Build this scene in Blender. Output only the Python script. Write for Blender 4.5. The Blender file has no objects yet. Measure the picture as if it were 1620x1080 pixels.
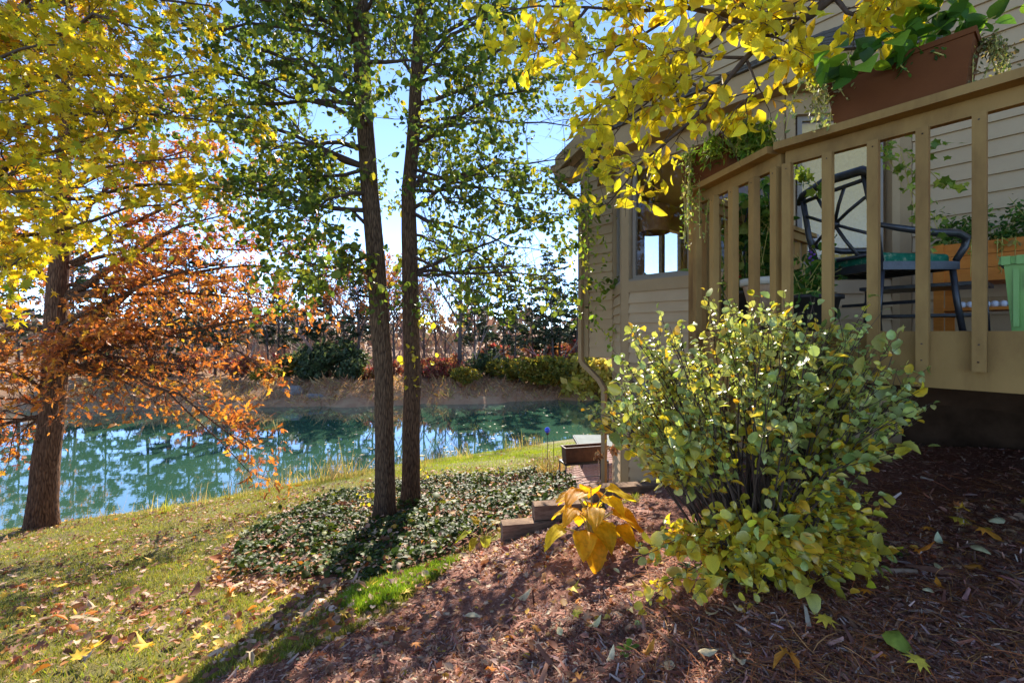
import bpy, math, random
import numpy as np
from mathutils import Vector, Matrix

random.seed(11)
rng = np.random.default_rng(11)
scene = bpy.context.scene
COL = scene.collection

# ------------------------------------------------------------------ camera, sky, sun, exposure
F, HZ, CX = 720.0, 525.0, 810.0          # focal length, horizon row and centre column of the photograph (1620 px wide)
cam_d = bpy.data.cameras.new('camera'); cam = bpy.data.objects.new('camera', cam_d); COL.objects.link(cam)
cam_d.sensor_width = 36.0; cam_d.lens = 36.0 * F / 1620.0
cam_d.shift_y = -(540.0 - HZ) / 1620.0
cam_d.clip_start = 0.05; cam_d.clip_end = 3000
cam.location = (0, 0, 0); cam.rotation_euler = (math.radians(90), 0, 0)
scene.camera = cam

SUN_EL = math.radians(31.8); SUN_AZ = math.radians(-3.7)
world = bpy.data.worlds.new('World'); scene.world = world; world.use_nodes = True
wn = world.node_tree.nodes; wl = world.node_tree.links; wn.clear()
sky = wn.new('ShaderNodeTexSky'); sky.sky_type = 'NISHITA'; sky.sun_disc = False
sky.sun_elevation = SUN_EL; sky.sun_rotation = SUN_AZ
sky.air_density = 0.65; sky.dust_density = 0.05; sky.ozone_density = 1.1; sky.altitude = 5000.0
bg = wn.new('ShaderNodeBackground'); bg.inputs['Strength'].default_value = 0.15
wo = wn.new('ShaderNodeOutputWorld')
wl.new(sky.outputs[0], bg.inputs[0]); wl.new(bg.outputs[0], wo.inputs[0])
sun_d = bpy.data.lights.new('sun', 'SUN'); sun_d.energy = 3.0; sun_d.angle = math.radians(0.5); sun_d.color = (1.0, 0.90, 0.76)
sun = bpy.data.objects.new('sun', sun_d); COL.objects.link(sun)
sdir = Vector((math.sin(SUN_AZ) * math.cos(SUN_EL), math.cos(SUN_AZ) * math.cos(SUN_EL), math.sin(SUN_EL)))
sun.rotation_euler = sdir.to_track_quat('Z', 'Y').to_euler(); sun.location = sdir * 60
scene.view_settings.view_transform = 'Standard'; scene.view_settings.look = 'None'
scene.view_settings.exposure = 2.0; scene.view_settings.gamma = 1.0; scene.view_settings.use_curve_mapping = False
scene.cycles.max_bounces = 8; scene.cycles.transparent_max_bounces = 12

# ------------------------------------------------------------------ helpers
def P(px, py, d): return np.array(((px - CX) / F * d, d, (HZ - py) / F * d))
def unit(v):
    v = np.asarray(v, float); n = np.linalg.norm(v); return v / n if n > 1e-9 else v
UP = np.array((0, 0, 1.0))
ORD = ['first', 'second', 'third', 'fourth', 'fifth', 'sixth', 'seventh', 'eighth', 'ninth', 'tenth', 'eleventh', 'twelfth',
       'thirteenth', 'fourteenth', 'fifteenth', 'sixteenth', 'seventeenth', 'eighteenth', 'nineteenth', 'twentieth']

def origin(o):
    while o is not None and o.parent is not None: o = o.parent
    return np.array(o.location) if o is not None else np.zeros(3)

def tag(o, label=None, cat=None, group=None, kind=None):
    if label: o['label'] = label
    if cat: o['category'] = cat
    if group: o['group'] = group
    if kind: o['kind'] = kind
    return o

def empty(name, loc, label, cat, group=None):
    o = bpy.data.objects.new(name, None); COL.objects.link(o); o.location = tuple(float(v) for v in loc)
    o.empty_display_size = 0.1
    return tag(o, label, cat, group)

def make_mesh(name, V, Fc, mat=None, col=None, smooth=False):
    V = np.asarray(V, np.float32).reshape(-1, 3)
    me = bpy.data.meshes.new(name)
    if isinstance(Fc, np.ndarray):
        k = Fc.shape[1]; n = len(Fc)
        me.vertices.add(len(V)); me.vertices.foreach_set('co', V.ravel())
        me.loops.add(n * k); me.loops.foreach_set('vertex_index', Fc.astype(np.int32).ravel())
        me.polygons.add(n); me.polygons.foreach_set('loop_start', np.arange(0, n * k, k, dtype=np.int32))
        me.polygons.foreach_set('loop_total', np.full(n, k, np.int32))
        me.update(calc_edges=True)
    else:
        me.from_pydata([tuple(v) for v in V.tolist()], [], [tuple(f) for f in Fc])
    if smooth and len(me.polygons): me.polygons.foreach_set('use_smooth', np.ones(len(me.polygons), bool))
    if col is not None:
        a = me.color_attributes.new('Col', 'FLOAT_COLOR', 'POINT')
        c = np.ones((len(V), 4), np.float32); c[:, :3] = col
        a.data.foreach_set('color', c.ravel())
    if mat: me.materials.append(mat)
    return me

def mk(name, V, Fc, mat, parent=None, col=None, smooth=False):
    V = np.asarray(V, float).reshape(-1, 3) - origin(parent)
    o = bpy.data.objects.new(name, make_mesh(name, V, Fc, mat, col, smooth)); COL.objects.link(o)
    if parent is not None: o.parent = parent
    return o

class MB:
    """collects shapes for ONE mesh"""
    def __init__(s): s.v = []; s.f = []; s.c = []; s.col = None
    def add(s, V, Fc):
        b = len(s.v); s.v.extend([tuple(map(float, p)) for p in V]); s.f.extend([tuple(b + i for i in f) for f in Fc])
        if s.col is not None: s.c.extend([s.col] * len(V))
        return s
    def hexa(s, q):   # 8 points: bottom 4 (ccw) then top 4
        return s.add(q, [(3, 2, 1, 0), (4, 5, 6, 7), (0, 1, 5, 4), (1, 2, 6, 5), (2, 3, 7, 6), (3, 0, 4, 7)])
    def box(s, c, half, ax=None):
        c = np.asarray(c, float)
        if ax is None: ax = np.eye(3)
        ax = np.asarray(ax, float); q = []
        for z in (-1, 1):
            for x, y in ((-1, -1), (1, -1), (1, 1), (-1, 1)):
                q.append(c + ax[0] * half[0] * x + ax[1] * half[1] * y + ax[2] * half[2] * z)
        return s.hexa(q)
    def bar(s, a, b, w, h, up=UP):   # rectangular bar from a to b
        a = np.asarray(a, float); b = np.asarray(b, float); d = unit(b - a); sd = unit(np.cross(d, up)); u = np.cross(sd, d)
        return s.box((a + b) / 2, (np.linalg.norm(b - a) / 2, w / 2, h / 2), (d, -sd, u))
    def tube(s, pts, rad, n=6, cap=True):
        pts = [np.asarray(p, float) for p in pts]; m = len(pts)
        if not hasattr(rad, '__len__'): rad = [rad] * m
        V = []; ref = None
        for i in range(m):
            t = unit(pts[min(i + 1, m - 1)] - pts[max(i - 1, 0)])
            if ref is None:
                ref = unit(np.cross(t, (0, 0, 1.0) if abs(t[2]) < .9 else (1.0, 0, 0)))
            else:
                ref = unit(ref - t * ref.dot(t))
            bn = np.cross(t, ref)
            for k in range(n):
                a = 2 * math.pi * k / n
                V.append(pts[i] + (ref * math.cos(a) + bn * math.sin(a)) * rad[i])
        Fc = []
        for i in range(m - 1):
            for k in range(n):
                k2 = (k + 1) % n
                Fc.append((i * n + k, i * n + k2, (i + 1) * n + k2, (i + 1) * n + k))
        if cap:
            Fc.append(tuple(range(n - 1, -1, -1))); Fc.append(tuple((m - 1) * n + k for k in range(n)))
        return s.add(V, Fc)
    def build(s, name, mat, parent=None, smooth=False):
        return mk(name, s.v, s.f, mat, parent, np.array(s.c) if s.c else None, smooth)

# ------------------------------------------------------------------ materials
def new_mat(name):
    m = bpy.data.materials.new(name); m.use_nodes = True; m.node_tree.nodes.clear()
    return m, m.node_tree.nodes, m.node_tree.links

def surf(name, a, b, scale=8.0, rough=0.7, bump=0.15, bscale=None, stretch=(1, 1, 1), spec=0.3, detail=6, bdist=0.01, c=None, metallic=0.0):
    """two-tone noise colour + bump, procedural"""
    m, n, l = new_mat(name)
    out = n.new('ShaderNodeOutputMaterial'); bs = n.new('ShaderNodeBsdfPrincipled')
    tc = n.new('ShaderNodeTexCoord'); mp = n.new('ShaderNodeMapping'); mp.inputs['Scale'].default_value = stretch
    l.new(tc.outputs['Object'], mp.inputs['Vector'])
    nz = n.new('ShaderNodeTexNoise'); nz.inputs['Scale'].default_value = scale; nz.inputs['Detail'].default_value = detail
    nz.inputs['Roughness'].default_value = 0.65
    l.new(mp.outputs[0], nz.inputs['Vector'])
    rp = n.new('ShaderNodeValToRGB'); rp.color_ramp.elements[0].position = 0.3; rp.color_ramp.elements[1].position = 0.7
    rp.color_ramp.elements[0].color = (*a, 1); rp.color_ramp.elements[1].color = (*b, 1)
    if c is not None:
        e = rp.color_ramp.elements.new(0.5); e.color = (*c, 1)
    l.new(nz.outputs['Fac'], rp.inputs[0]); l.new(rp.outputs[0], bs.inputs['Base Color'])
    bs.inputs['Roughness'].default_value = rough; bs.inputs['Specular IOR Level'].default_value = spec; bs.inputs['Metallic'].default_value = metallic
    if bump:
        n2 = n.new('ShaderNodeTexNoise'); n2.inputs['Scale'].default_value = bscale or scale * 3; n2.inputs['Detail'].default_value = 5
        l.new(mp.outputs[0], n2.inputs['Vector'])
        bp = n.new('ShaderNodeBump'); bp.inputs['Strength'].default_value = bump; bp.inputs['Distance'].default_value = bdist
        l.new(n2.outputs['Fac'], bp.inputs['Height']); l.new(bp.outputs[0], bs.inputs['Normal'])
    l.new(bs.outputs[0], out.inputs[0])
    return m

def leaf_mat(name, trans=0.45, rough=0.5, spec=0.4, tint=(1.25, 1.2, 0.7)):
    m, n, l = new_mat(name)
    out = n.new('ShaderNodeOutputMaterial'); bs = n.new('ShaderNodeBsdfPrincipled'); tr = n.new('ShaderNodeBsdfTranslucent')
    at = n.new('ShaderNodeAttribute'); at.attribute_name = 'Col'
    tc = n.new('ShaderNodeTexCoord'); nz = n.new('ShaderNodeTexNoise'); nz.inputs['Scale'].default_value = 35; nz.inputs['Detail'].default_value = 3
    l.new(tc.outputs['Object'], nz.inputs['Vector'])
    mr = n.new('ShaderNodeMapRange'); mr.inputs['From Min'].default_value = .3; mr.inputs['From Max'].default_value = .7
    mr.inputs['To Min'].default_value = .78; mr.inputs['To Max'].default_value = 1.2
    l.new(nz.outputs['Fac'], mr.inputs['Value'])
    mx = n.new('ShaderNodeMixRGB'); mx.blend_type = 'MULTIPLY'; mx.inputs[0].default_value = 1
    l.new(at.outputs['Color'], mx.inputs[1]); l.new(mr.outputs[0], mx.inputs[2])
    l.new(mx.outputs[0], bs.inputs['Base Color']); bs.inputs['Roughness'].default_value = rough; bs.inputs['Specular IOR Level'].default_value = spec
    t2 = n.new('ShaderNodeMixRGB'); t2.blend_type = 'MULTIPLY'; t2.inputs[0].default_value = 1; t2.inputs[2].default_value = (*tint, 1)
    l.new(mx.outputs[0], t2.inputs[1]); l.new(t2.outputs[0], tr.inputs['Color'])
    ms = n.new('ShaderNodeMixShader'); ms.inputs[0].default_value = trans
    l.new(bs.outputs[0], ms.inputs[1]); l.new(tr.outputs[0], ms.inputs[2]); l.new(ms.outputs[0], out.inputs[0])
    return m

def bark_mat(name, a, b, scale=26.0, bd=0.02):
    m, n, l = new_mat(name)
    out = n.new('ShaderNodeOutputMaterial'); bs = n.new('ShaderNodeBsdfPrincipled'); tc = n.new('ShaderNodeTexCoord')
    mp = n.new('ShaderNodeMapping'); mp.inputs['Scale'].default_value = (1, 1, 0.16); l.new(tc.outputs['Object'], mp.inputs['Vector'])
    vo = n.new('ShaderNodeTexVoronoi'); vo.feature = 'DISTANCE_TO_EDGE'; vo.inputs['Scale'].default_value = scale; l.new(mp.outputs[0], vo.inputs['Vector'])
    nz = n.new('ShaderNodeTexNoise'); nz.inputs['Scale'].default_value = scale * 1.6; nz.inputs['Detail'].default_value = 6; l.new(mp.outputs[0], nz.inputs['Vector'])
    mm = n.new('ShaderNodeMath'); mm.operation = 'MULTIPLY_ADD'; mm.inputs[1].default_value = 1.6
    l.new(vo.outputs['Distance'], mm.inputs[0]); l.new(nz.outputs['Fac'], mm.inputs[2])
    rp = n.new('ShaderNodeValToRGB'); rp.color_ramp.elements[0].position = .35; rp.color_ramp.elements[1].position = .95
    rp.color_ramp.elements[0].color = (*a, 1); rp.color_ramp.elements[1].color = (*b, 1)
    l.new(mm.outputs[0], rp.inputs[0]); l.new(rp.outputs[0], bs.inputs['Base Color'])
    bp = n.new('ShaderNodeBump'); bp.inputs['Strength'].default_value = 1.0; bp.inputs['Distance'].default_value = bd
    l.new(mm.outputs[0], bp.inputs['Height']); l.new(bp.outputs[0], bs.inputs['Normal'])
    bs.inputs['Roughness'].default_value = .9; bs.inputs['Specular IOR Level'].default_value = .15
    l.new(bs.outputs[0], out.inputs[0]); return m

def glass_mat(name, tint=(.95, .96, .94), boost=0.0):
    m, n, l = new_mat(name)
    out = n.new('ShaderNodeOutputMaterial'); tr = n.new('ShaderNodeBsdfTransparent'); gl = n.new('ShaderNodeBsdfGlossy')
    tr.inputs[0].default_value = (*tint, 1); gl.inputs['Roughness'].default_value = 0.01
    nz = n.new('ShaderNodeTexNoise'); nz.inputs['Scale'].default_value = 2.5
    bp = n.new('ShaderNodeBump'); bp.inputs['Strength'].default_value = .03; bp.inputs['Distance'].default_value = .02
    l.new(nz.outputs['Fac'], bp.inputs['Height']); l.new(bp.outputs[0], gl.inputs['Normal'])
    lw = n.new('ShaderNodeLayerWeight'); lw.inputs['Blend'].default_value = .5
    pw = n.new('ShaderNodeMath'); pw.operation = 'POWER'; pw.inputs[1].default_value = 5.0; l.new(lw.outputs['Facing'], pw.inputs[0])
    ad = n.new('ShaderNodeMath'); ad.operation = 'MULTIPLY_ADD'; ad.inputs[1].default_value = .9; ad.inputs[2].default_value = .045 + boost; l.new(pw.outputs[0], ad.inputs[0])
    ms = n.new('ShaderNodeMixShader'); l.new(ad.outputs[0], ms.inputs[0]); l.new(tr.outputs[0], ms.inputs[1]); l.new(gl.outputs[0], ms.inputs[2])
    l.new(ms.outputs[0], out.inputs[0]); return m

M = {}
M['siding'] = surf('siding paint', (.40, .275, .155), (.45, .315, .18), 3.0, .75, .12, 60, (1, 1, 1), .1)
M['trim'] = surf('trim paint', (.31, .205, .105), (.36, .24, .125), 4.0, .7, .12, 50, (1, 1, 1), .1)
M['rail'] = surf('deck paint', (.15, .075, .025), (.36, .205, .068), 2.2, .7, .5, 14, (1, 1, .35), .12, detail=12, c=(.30, .17, .054))
M['planter'] = surf('brown resin', (.11, .034, .010), (.14, .046, .014), 5.0, .65, .1, 80, spec=.08)
M['darkwood'] = surf('dark stained wood', (.055, .022, .012), (.11, .045, .024), 12, .6, .3, 50)
M['nail'] = surf('rusty nail head', (.03, .015, .008), (.09, .04, .02), 60, .6, 0)
M['soil'] = surf('potting soil', (.02, .014, .01), (.05, .035, .025), 40, .95, .6)
M['roof'] = surf('shingle', (.06, .05, .04), (.13, .11, .09), 30, .9, .4)
M['frame'] = surf('window frame', (.20, .155, .11), (.24, .19, .14), 6, .5, .05)
M['glass'] = glass_mat('window glass')
M['inside'] = surf('interior wall', (.60, .42, .18), (.68, .50, .24), 3, .8, .05)
M['inside_floor'] = surf('interior floor', (.14, .08, .04), (.2, .12, .06), 6, .4, .05)
M['shade'] = surf('painted amber reflection', (.66, .40, .09), (.78, .50, .13), 40, .8, .1, 120)  # amber colour painted to stand in for trees reflected in the pane
M['lampshade'] = surf('lampshade', (.30, .12, .05), (.38, .17, .07), 20, .7, .1)
M['iron'] = surf('dark metal', (.012, .012, .014), (.03, .03, .035), 30, .38, .1, spec=.5)
M['cushion'] = surf('green cushion', (.006, .07, .04), (.40, .38, .24), 12, .85, .2, 90, c=(.012, .12, .07), spec=.1)
M['orange'] = surf('orange stained wood', (.50, .14, .01), (.62, .20, .02), 4, .5, .15, 40, (1, 1, 6))
M['bin'] = surf('green plastic', (.17, .34, .06), (.20, .39, .08), 5, .38, .03, spec=.5)
M['paper'] = surf('paper label', (.6, .62, .66), (.75, .75, .76), 30, .7, .02)
M['timber'] = surf('weathered timber', (.13, .07, .04), (.34, .22, .135), 9, .9, .5, 40, (1, 1, 5), c=(.22, .135, .08))
M['brick'] = surf('clay paver', (.26, .15, .12), (.40, .29, .24), 14, .9, .4, 60, c=(.33, .21, .18))
M['grout'] = surf('sand joint', (.20, .15, .12), (.28, .22, .18), 40, .95, .5)
M['bark'] = bark_mat('bark', (.03, .016, .009), (.17, .10, .055), 40)
M['bark_oak'] = bark_mat('oak bark', (.04, .018, .010), (.19, .095, .05), 27, .025)
M['twig'] = surf('twig bark', (.05, .03, .02), (.10, .062, .042), 25, .85, .3, stretch=(1, 1, .3))
M['farbark'] = surf('far bark', (.06, .045, .038), (.12, .09, .075), 6, .9, 0)
M['leaf'] = leaf_mat('leaf', .55, .5, .3, (1.35, 1.25, .7))
M['leaf_gloss'] = leaf_mat('glossy leaf', .42, .36, .9)
M['leaf_ivy'] = leaf_mat('ivy leaf', .28, .55, .18)
M['leaf_dry'] = leaf_mat('dry leaf', .22, .6, .25, (1.2, 1.0, .7))
M['needle'] = leaf_mat('needles', .2, .6, .3)
M['grassm'] = leaf_mat('grass blade', .42, .5, .35, (1.25, 1.25, .6))
M['chip'] = leaf_mat('bark chip', .0, .75, .3, (1, 1, 1))
M['blue'] = surf('blue glass', (.02, .05, .6), (.04, .10, .8), 6, .05, 0, spec=.8)
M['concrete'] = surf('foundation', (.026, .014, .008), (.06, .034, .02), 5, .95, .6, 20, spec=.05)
M['tabletop'] = surf('table top', (.16, .19, .18), (.22, .26, .25), 6, .75, .02, spec=.1)
M['pot'] = surf('dark pot', (.02, .02, .02), (.04, .035, .03), 8, .5, .05)
M['basin'] = surf('pale stone', (.5, .46, .38), (.6, .55, .45), 12, .8, .2)
M['red'] = surf('red petal', (.6, .02, .02), (.7, .04, .03), 8, .5, 0)
M['purple'] = surf('purple petal', (.10, .03, .22), (.16, .06, .3), 8, .6, 0)

# ------------------------------------------------------------------ terrain
WATER = -4.2
ctrl_px = [(-300, 1080, -2.6), (0, 1080, -2.25), (250, 1080, -2.05), (480, 1080, -1.8), (700, 1080, -1.58), (900, 1080, -1.38), (1100, 1080, -1.25), (1350, 1080, -1.17), (1620, 1080, -1.12),
  (0, 980, -2.65), (250, 980, -2.4), (480, 970, -2.15), (700, 960, -1.85), (900, 950, -1.55), (1100, 940, -1.3), (1400, 930, -1.13), (1620, 930, -1.08),
  (0, 900, -3.25), (200, 900, -3.0), (400, 900, -2.7), (560, 915, -2.45), (700, 890, -2.2), (930, 880, -1.55), (1050, 870, -1.38), (1200, 850, -1.2), (1450, 840, -1.08),
  (1150, 770, -1.3), (1500, 715, -1.05), (480, 860, -2.72), (608, 822, -2.78), (648, 805, -2.82), (760, 800, -2.55),
  (850, 760, -2.74), (760, 760, -2.88), (920, 760, -2.72), (700, 740, -3.3), (860, 715, -3.5), (950, 700, -3.75), (300, 850, -3.2), (150, 850, -3.65), (400, 800, -3.5), (550, 770, -3.35),
  (930, 740, -2.72), (945, 725, -2.75)]
shore_px = [(0, 838), (65, 829), (200, 811), (320, 791), (420, 773), (560, 747), (700, 725), (860, 700), (950, 688)]
C = []
for px, py, z in ctrl_px:
    d = -z * F / (py - HZ); C.append((*P(px, py, d)[:2], z))
SH = []
for px, py in shore_px:
    d = -WATER * F / (py - HZ); SH.append(P(px, py, d)[:2])
SH = [np.array((-40, 1.0)), np.array((-18, 6.5))] + SH + [np.array((9, 21.5)), np.array((20, 26)), np.array((45, 38))]
for p in SH:
    C.append((p[0], p[1], WATER)); C.append((p[0] - 1.0, p[1] + 2.6, WATER - .75))
C += [(-3, -1, -1.75), (0, -1.2, -1.35), (3, -1, -1.1), (6, 1, -1.0), (6, 4, -1.05), (4, 5.5, -1.3), (3, 9, -2.7), (1.6, 8.2, -2.72), (5, 10, -2.75), (9, 6, -1.4), (12, 12, -2.8), (-8, 1, -2.9), (-14, 3, -3.6),
      (2.2, 12, -3.0), (6, 15, -3.4)]
C = np.array(C)
def _tps():
    X = C[:, :2]; n = len(X); r = np.linalg.norm(X[:, None] - X[None], axis=2)
    K = np.where(r > 0, r * r * np.log(r + 1e-12), 0) + np.eye(n) * 0.02
    Pm = np.c_[np.ones(n), X]; A = np.zeros((n + 3, n + 3)); A[:n, :n] = K; A[:n, n:] = Pm; A[n:, :n] = Pm.T
    return np.linalg.solve(A, np.r_[C[:, 2], 0, 0, 0])
TW = _tps()
FARX = np.array([-200, -60, -22.9, -13.3, -4, 4.7, 12, 40, 200]); FARY = np.array([16, 21, 24.2, 25.2, 26.3, 28.3, 31, 48, 150])
_sx = np.array([p[0] for p in SH]); _sy = np.array([p[1] for p in SH])
def ground(x, y):
    x = np.atleast_1d(np.asarray(x, float)); y = np.atleast_1d(np.asarray(y, float)); sh = x.shape; x = x.ravel(); y = y.ravel()
    xc = np.clip(x, -30, 30); yc = np.clip(y, -4, 34); z = np.empty_like(x)
    for i in range(0, len(x), 20000):
        Q = np.c_[xc[i:i + 20000], yc[i:i + 20000]]; r = np.linalg.norm(Q[:, None] - C[None, :, :2], axis=2)
        U = np.where(r > 0, r * r * np.log(r + 1e-12), 0)
        z[i:i + 20000] = U @ TW[:len(C)] + TW[len(C)] + Q @ TW[len(C) + 1:]
    sy = np.interp(x, _sx, _sy); over = y - sy                     # beyond the near shore: fall away under the water
    z = np.where(over > 0, np.minimum(z, WATER - np.clip(over * .22, 0, .9)), z)
    z = np.clip(z, -5.3, -0.8)
    fy = np.interp(x, FARX, FARY) + .35 * np.sin(x * .9) + .2 * np.sin(x * 2.3 + 1); t = y - fy
    bank = np.interp(t, [-2, -.25, .25, 1.2, 3.0, 8, 60, 900], [-5.2, -4.5, -3.95, -3.62, -3.2, -2.95, -2.2, -1.0])
    bank += np.where(t > 0, .12 * np.sin(x * 1.7 + 2 * np.sin(y * .7)) * np.clip(t, 0, 1), 0)
    z = np.where(t > -2, np.maximum(z * (t < 2) + -9 * (t >= 2), bank), z)
    nb = (x > -13) & (x < 8) & (y < 20) & (z > -4.05) & ~((x > .3) & (y > 7.0))       # small unevenness of the near bank
    b = np.zeros_like(z)
    for sc_, am in ((3.1, .016), (7.3, .011), (17., .005)):
        b += am * np.sin(x * sc_ + 1.3 * np.sin(y * sc_ * .7)) * np.sin(y * sc_ * 1.1 + 1.7 * np.sin(x * sc_ * .6))
    return np.where(nb, z + b, z).reshape(sh)
def gz(x, y): return float(ground(x, y)[0])
DS = np.concatenate([np.arange(.9, 8, .01), np.arange(8, 30, .05)])
def G(px, py):
    """point of the ground seen at a pixel"""
    x = (px - CX) / F * DS; z = (HZ - py) / F * DS; g = ground(x, DS); k = np.argmax(g >= z)
    if not (g >= z).any(): k = len(DS) - 1
    return np.array((x[k], DS[k], g[k]))
def poly_plan(pts): return np.array([G(*p)[:2] for p in pts])
def inside(poly, x, y):
    x = np.asarray(x); y = np.asarray(y); r = np.zeros(x.shape, bool); j = len(poly) - 1
    for i in range(len(poly)):
        xi, yi = poly[i]; xj, yj = poly[j]
        c = ((yi > y) != (yj > y)) & (x < (xj - xi) * (y - yi) / (yj - yi + 1e-12) + xi); r ^= c; j = i
    return r
MULCH = np.vstack([poly_plan([(330, 1079), (460, 1045), (560, 1000), (640, 955), (700, 912), (745, 872), (800, 846), (900, 812), (1010, 796)]),
                   [(1.5, 5.2), (3, 6), (9, 6), (9, -3), (-1.6, -3), (-1.6, 1)]])
IVY = poly_plan([(382, 912), (378, 880), (400, 845), (450, 815), (520, 790), (600, 772), (680, 764), (760, 756), (850, 752), (905, 762), (880, 790), (835, 815), (790, 838), (735, 862), (690, 893), (640, 910), (560, 921), (470, 921)])
PATIO = poly_plan([(868, 770), (885, 738), (915, 722), (955, 712)])
PATIO = np.vstack([PATIO, [(4.2, 10.8), (3.2, 6.6), (1.3, 6.0)]])
DUFF = poly_plan([(330, 930), (350, 880), (372, 850), (385, 850), (390, 912), (470, 926), (600, 926), (690, 900), (720, 890), (660, 935), (520, 945), (400, 945)])

def grow_axis(lo, hi, step, a, b, g=1.16):
    core = list(np.arange(lo, hi, step)); s = step
    while core[-1] < b: s *= g; core.append(core[-1] + s)
    s = step
    while core[0] > a: s *= g; core.insert(0, core[0] - s)
    return np.array(core)
gx = grow_axis(-13, 7, .085, -900, 900); gy = grow_axis(-2.0, 20, .085, -40, 1600)
GX, GY = np.meshgrid(gx, gy); GZ = ground(GX, GY)
ml = inside(MULCH, GX, GY).astype(float); iv = inside(IVY, GX, GY).astype(float); du = inside(DUFF, GX, GY).astype(float)
def blur(a, k=3):
    for _ in range(k):
        a = (a + np.roll(a, 1, 0) + np.roll(a, -1, 0) + np.roll(a, 1, 1) + np.roll(a, -1, 1)) / 5
    return a
pat = inside(PATIO, GX, GY)
GZ = np.where(pat, np.minimum(GZ, -2.80), GZ)
nx, ny = len(gx), len(gy)
idx = np.arange(nx * ny).reshape(ny, nx)
quads = np.stack([idx[:-1, :-1], idx[:-1, 1:], idx[1:, 1:], idx[1:, :-1]], -1).reshape(-1, 4)

def ground_mat():
    m, n, l = new_mat('ground cover')
    out = n.new('ShaderNodeOutputMaterial'); bs = n.new('ShaderNodeBsdfPrincipled'); tc = n.new('ShaderNodeTexCoord')
    def noise(s, d=6, r=.6):
        q = n.new('ShaderNodeTexNoise'); q.inputs['Scale'].default_value = s; q.inputs['Detail'].default_value = d; q.inputs['Roughness'].default_value = r
        l.new(tc.outputs['Object'], q.inputs['Vector']); return q
    def ramp(src, els):
        r = n.new('ShaderNodeValToRGB'); r.color_ramp.elements[0].position = els[0][0]; r.color_ramp.elements[0].color = (*els[0][1], 1)
        r.color_ramp.elements[1].position = els[-1][0]; r.color_ramp.elements[1].color = (*els[-1][1], 1)
        for p, c in els[1:-1]:
            e = r.color_ramp.elements.new(p); e.color = (*c, 1)
        l.new(src, r.inputs[0]); return r.outputs[0]
    def mix(f, a, b):
        x = n.new('ShaderNodeMixRGB'); l.new(f, x.inputs[0]); l.new(a, x.inputs[1]); l.new(b, x.inputs[2]); return x.outputs[0]
    def attr(nm):
        a = n.new('ShaderNodeAttribute'); a.attribute_name = nm; return a.outputs['Fac']
    fine = noise(55, 8, .7); mid = noise(3.2, 5); big = noise(.8, 3)
    lawn = ramp(mid.outputs['Fac'], [(.3, (.19, .14, .06)), (.48, (.18, .17, .045)), (.7, (.14, .18, .035))])
    lawn = mix(n_scale(n, l, fine.outputs['Fac'], .35, .65), lawn, ramp(big.outputs['Fac'], [(.35, (.12, .09, .04)), (.65, (.22, .20, .06))]))
    mul = ramp(fine.outputs['Fac'], [(.25, (.08, .032, .020)), (.45, (.21, .088, .056)), (.6, (.30, .135, .09)), (.8, (.42, .25, .18))])
    far = ramp(mid.outputs['Fac'], [(.3, (.32, .16, .08)), (.5, (.44, .25, .13)), (.7, (.38, .27, .12))])
    far = mix(n_scale(n, l, fine.outputs['Fac'], .3, .7), far, ramp(big.outputs['Fac'], [(.3, (.27, .14, .075)), (.7, (.50, .30, .16))]))
    em = n.new('ShaderNodeMath'); em.operation = 'ADD'; l.new(attr('mulch'), em.inputs[0])
    e2 = n.new('ShaderNodeMath'); e2.operation = 'MULTIPLY_ADD'; e2.inputs[1].default_value = .9; e2.inputs[2].default_value = -.45
    l.new(noise(9, 4).outputs['Fac'], e2.inputs[0]); l.new(e2.outputs[0], em.inputs[1])
    edge = n_scale(n, l, em.outputs[0], .38, .62)
    col = mix(edge, lawn, mul); col = mix(attr('far'), col, far)
    l.new(col, bs.inputs['Base Color']); bs.inputs['Roughness'].default_value = .9; bs.inputs['Specular IOR Level'].default_value = .2
    bp = n.new('ShaderNodeBump'); bp.inputs['Strength'].default_value = .9; bp.inputs['Distance'].default_value = .02
    l.new(fine.outputs['Fac'], bp.inputs['Height']); l.new(bp.outputs[0], bs.inputs['Normal'])
    l.new(bs.outputs[0], out.inputs[0]); return m
def n_scale(n, l, src, a, b):
    r = n.new('ShaderNodeMapRange'); r.inputs['From Min'].default_value = a; r.inputs['From Max'].default_value = b; l.new(src, r.inputs['Value']); return r.outputs[0]

gme = make_mesh('ground', np.stack([GX, GY, GZ], -1).reshape(-1, 3), quads, ground_mat(), None, True)
def fattr(me, nm, a):
    t = me.attributes.new(nm, 'FLOAT', 'POINT'); t.data.foreach_set('value', a.astype(np.float32).ravel())
fattr(gme, 'mulch', np.clip(blur(np.maximum(ml, np.maximum(iv, du)), 3), 0, 1))
fattr(gme, 'far', ((GY > np.interp(GX, FARX, FARY) - 2)).astype(float))
gob = bpy.data.objects.new('ground', gme); COL.objects.link(gob); tag(gob, 'sloping lawn and bark mulch bank falling to the pond', kind='structure')

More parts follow.
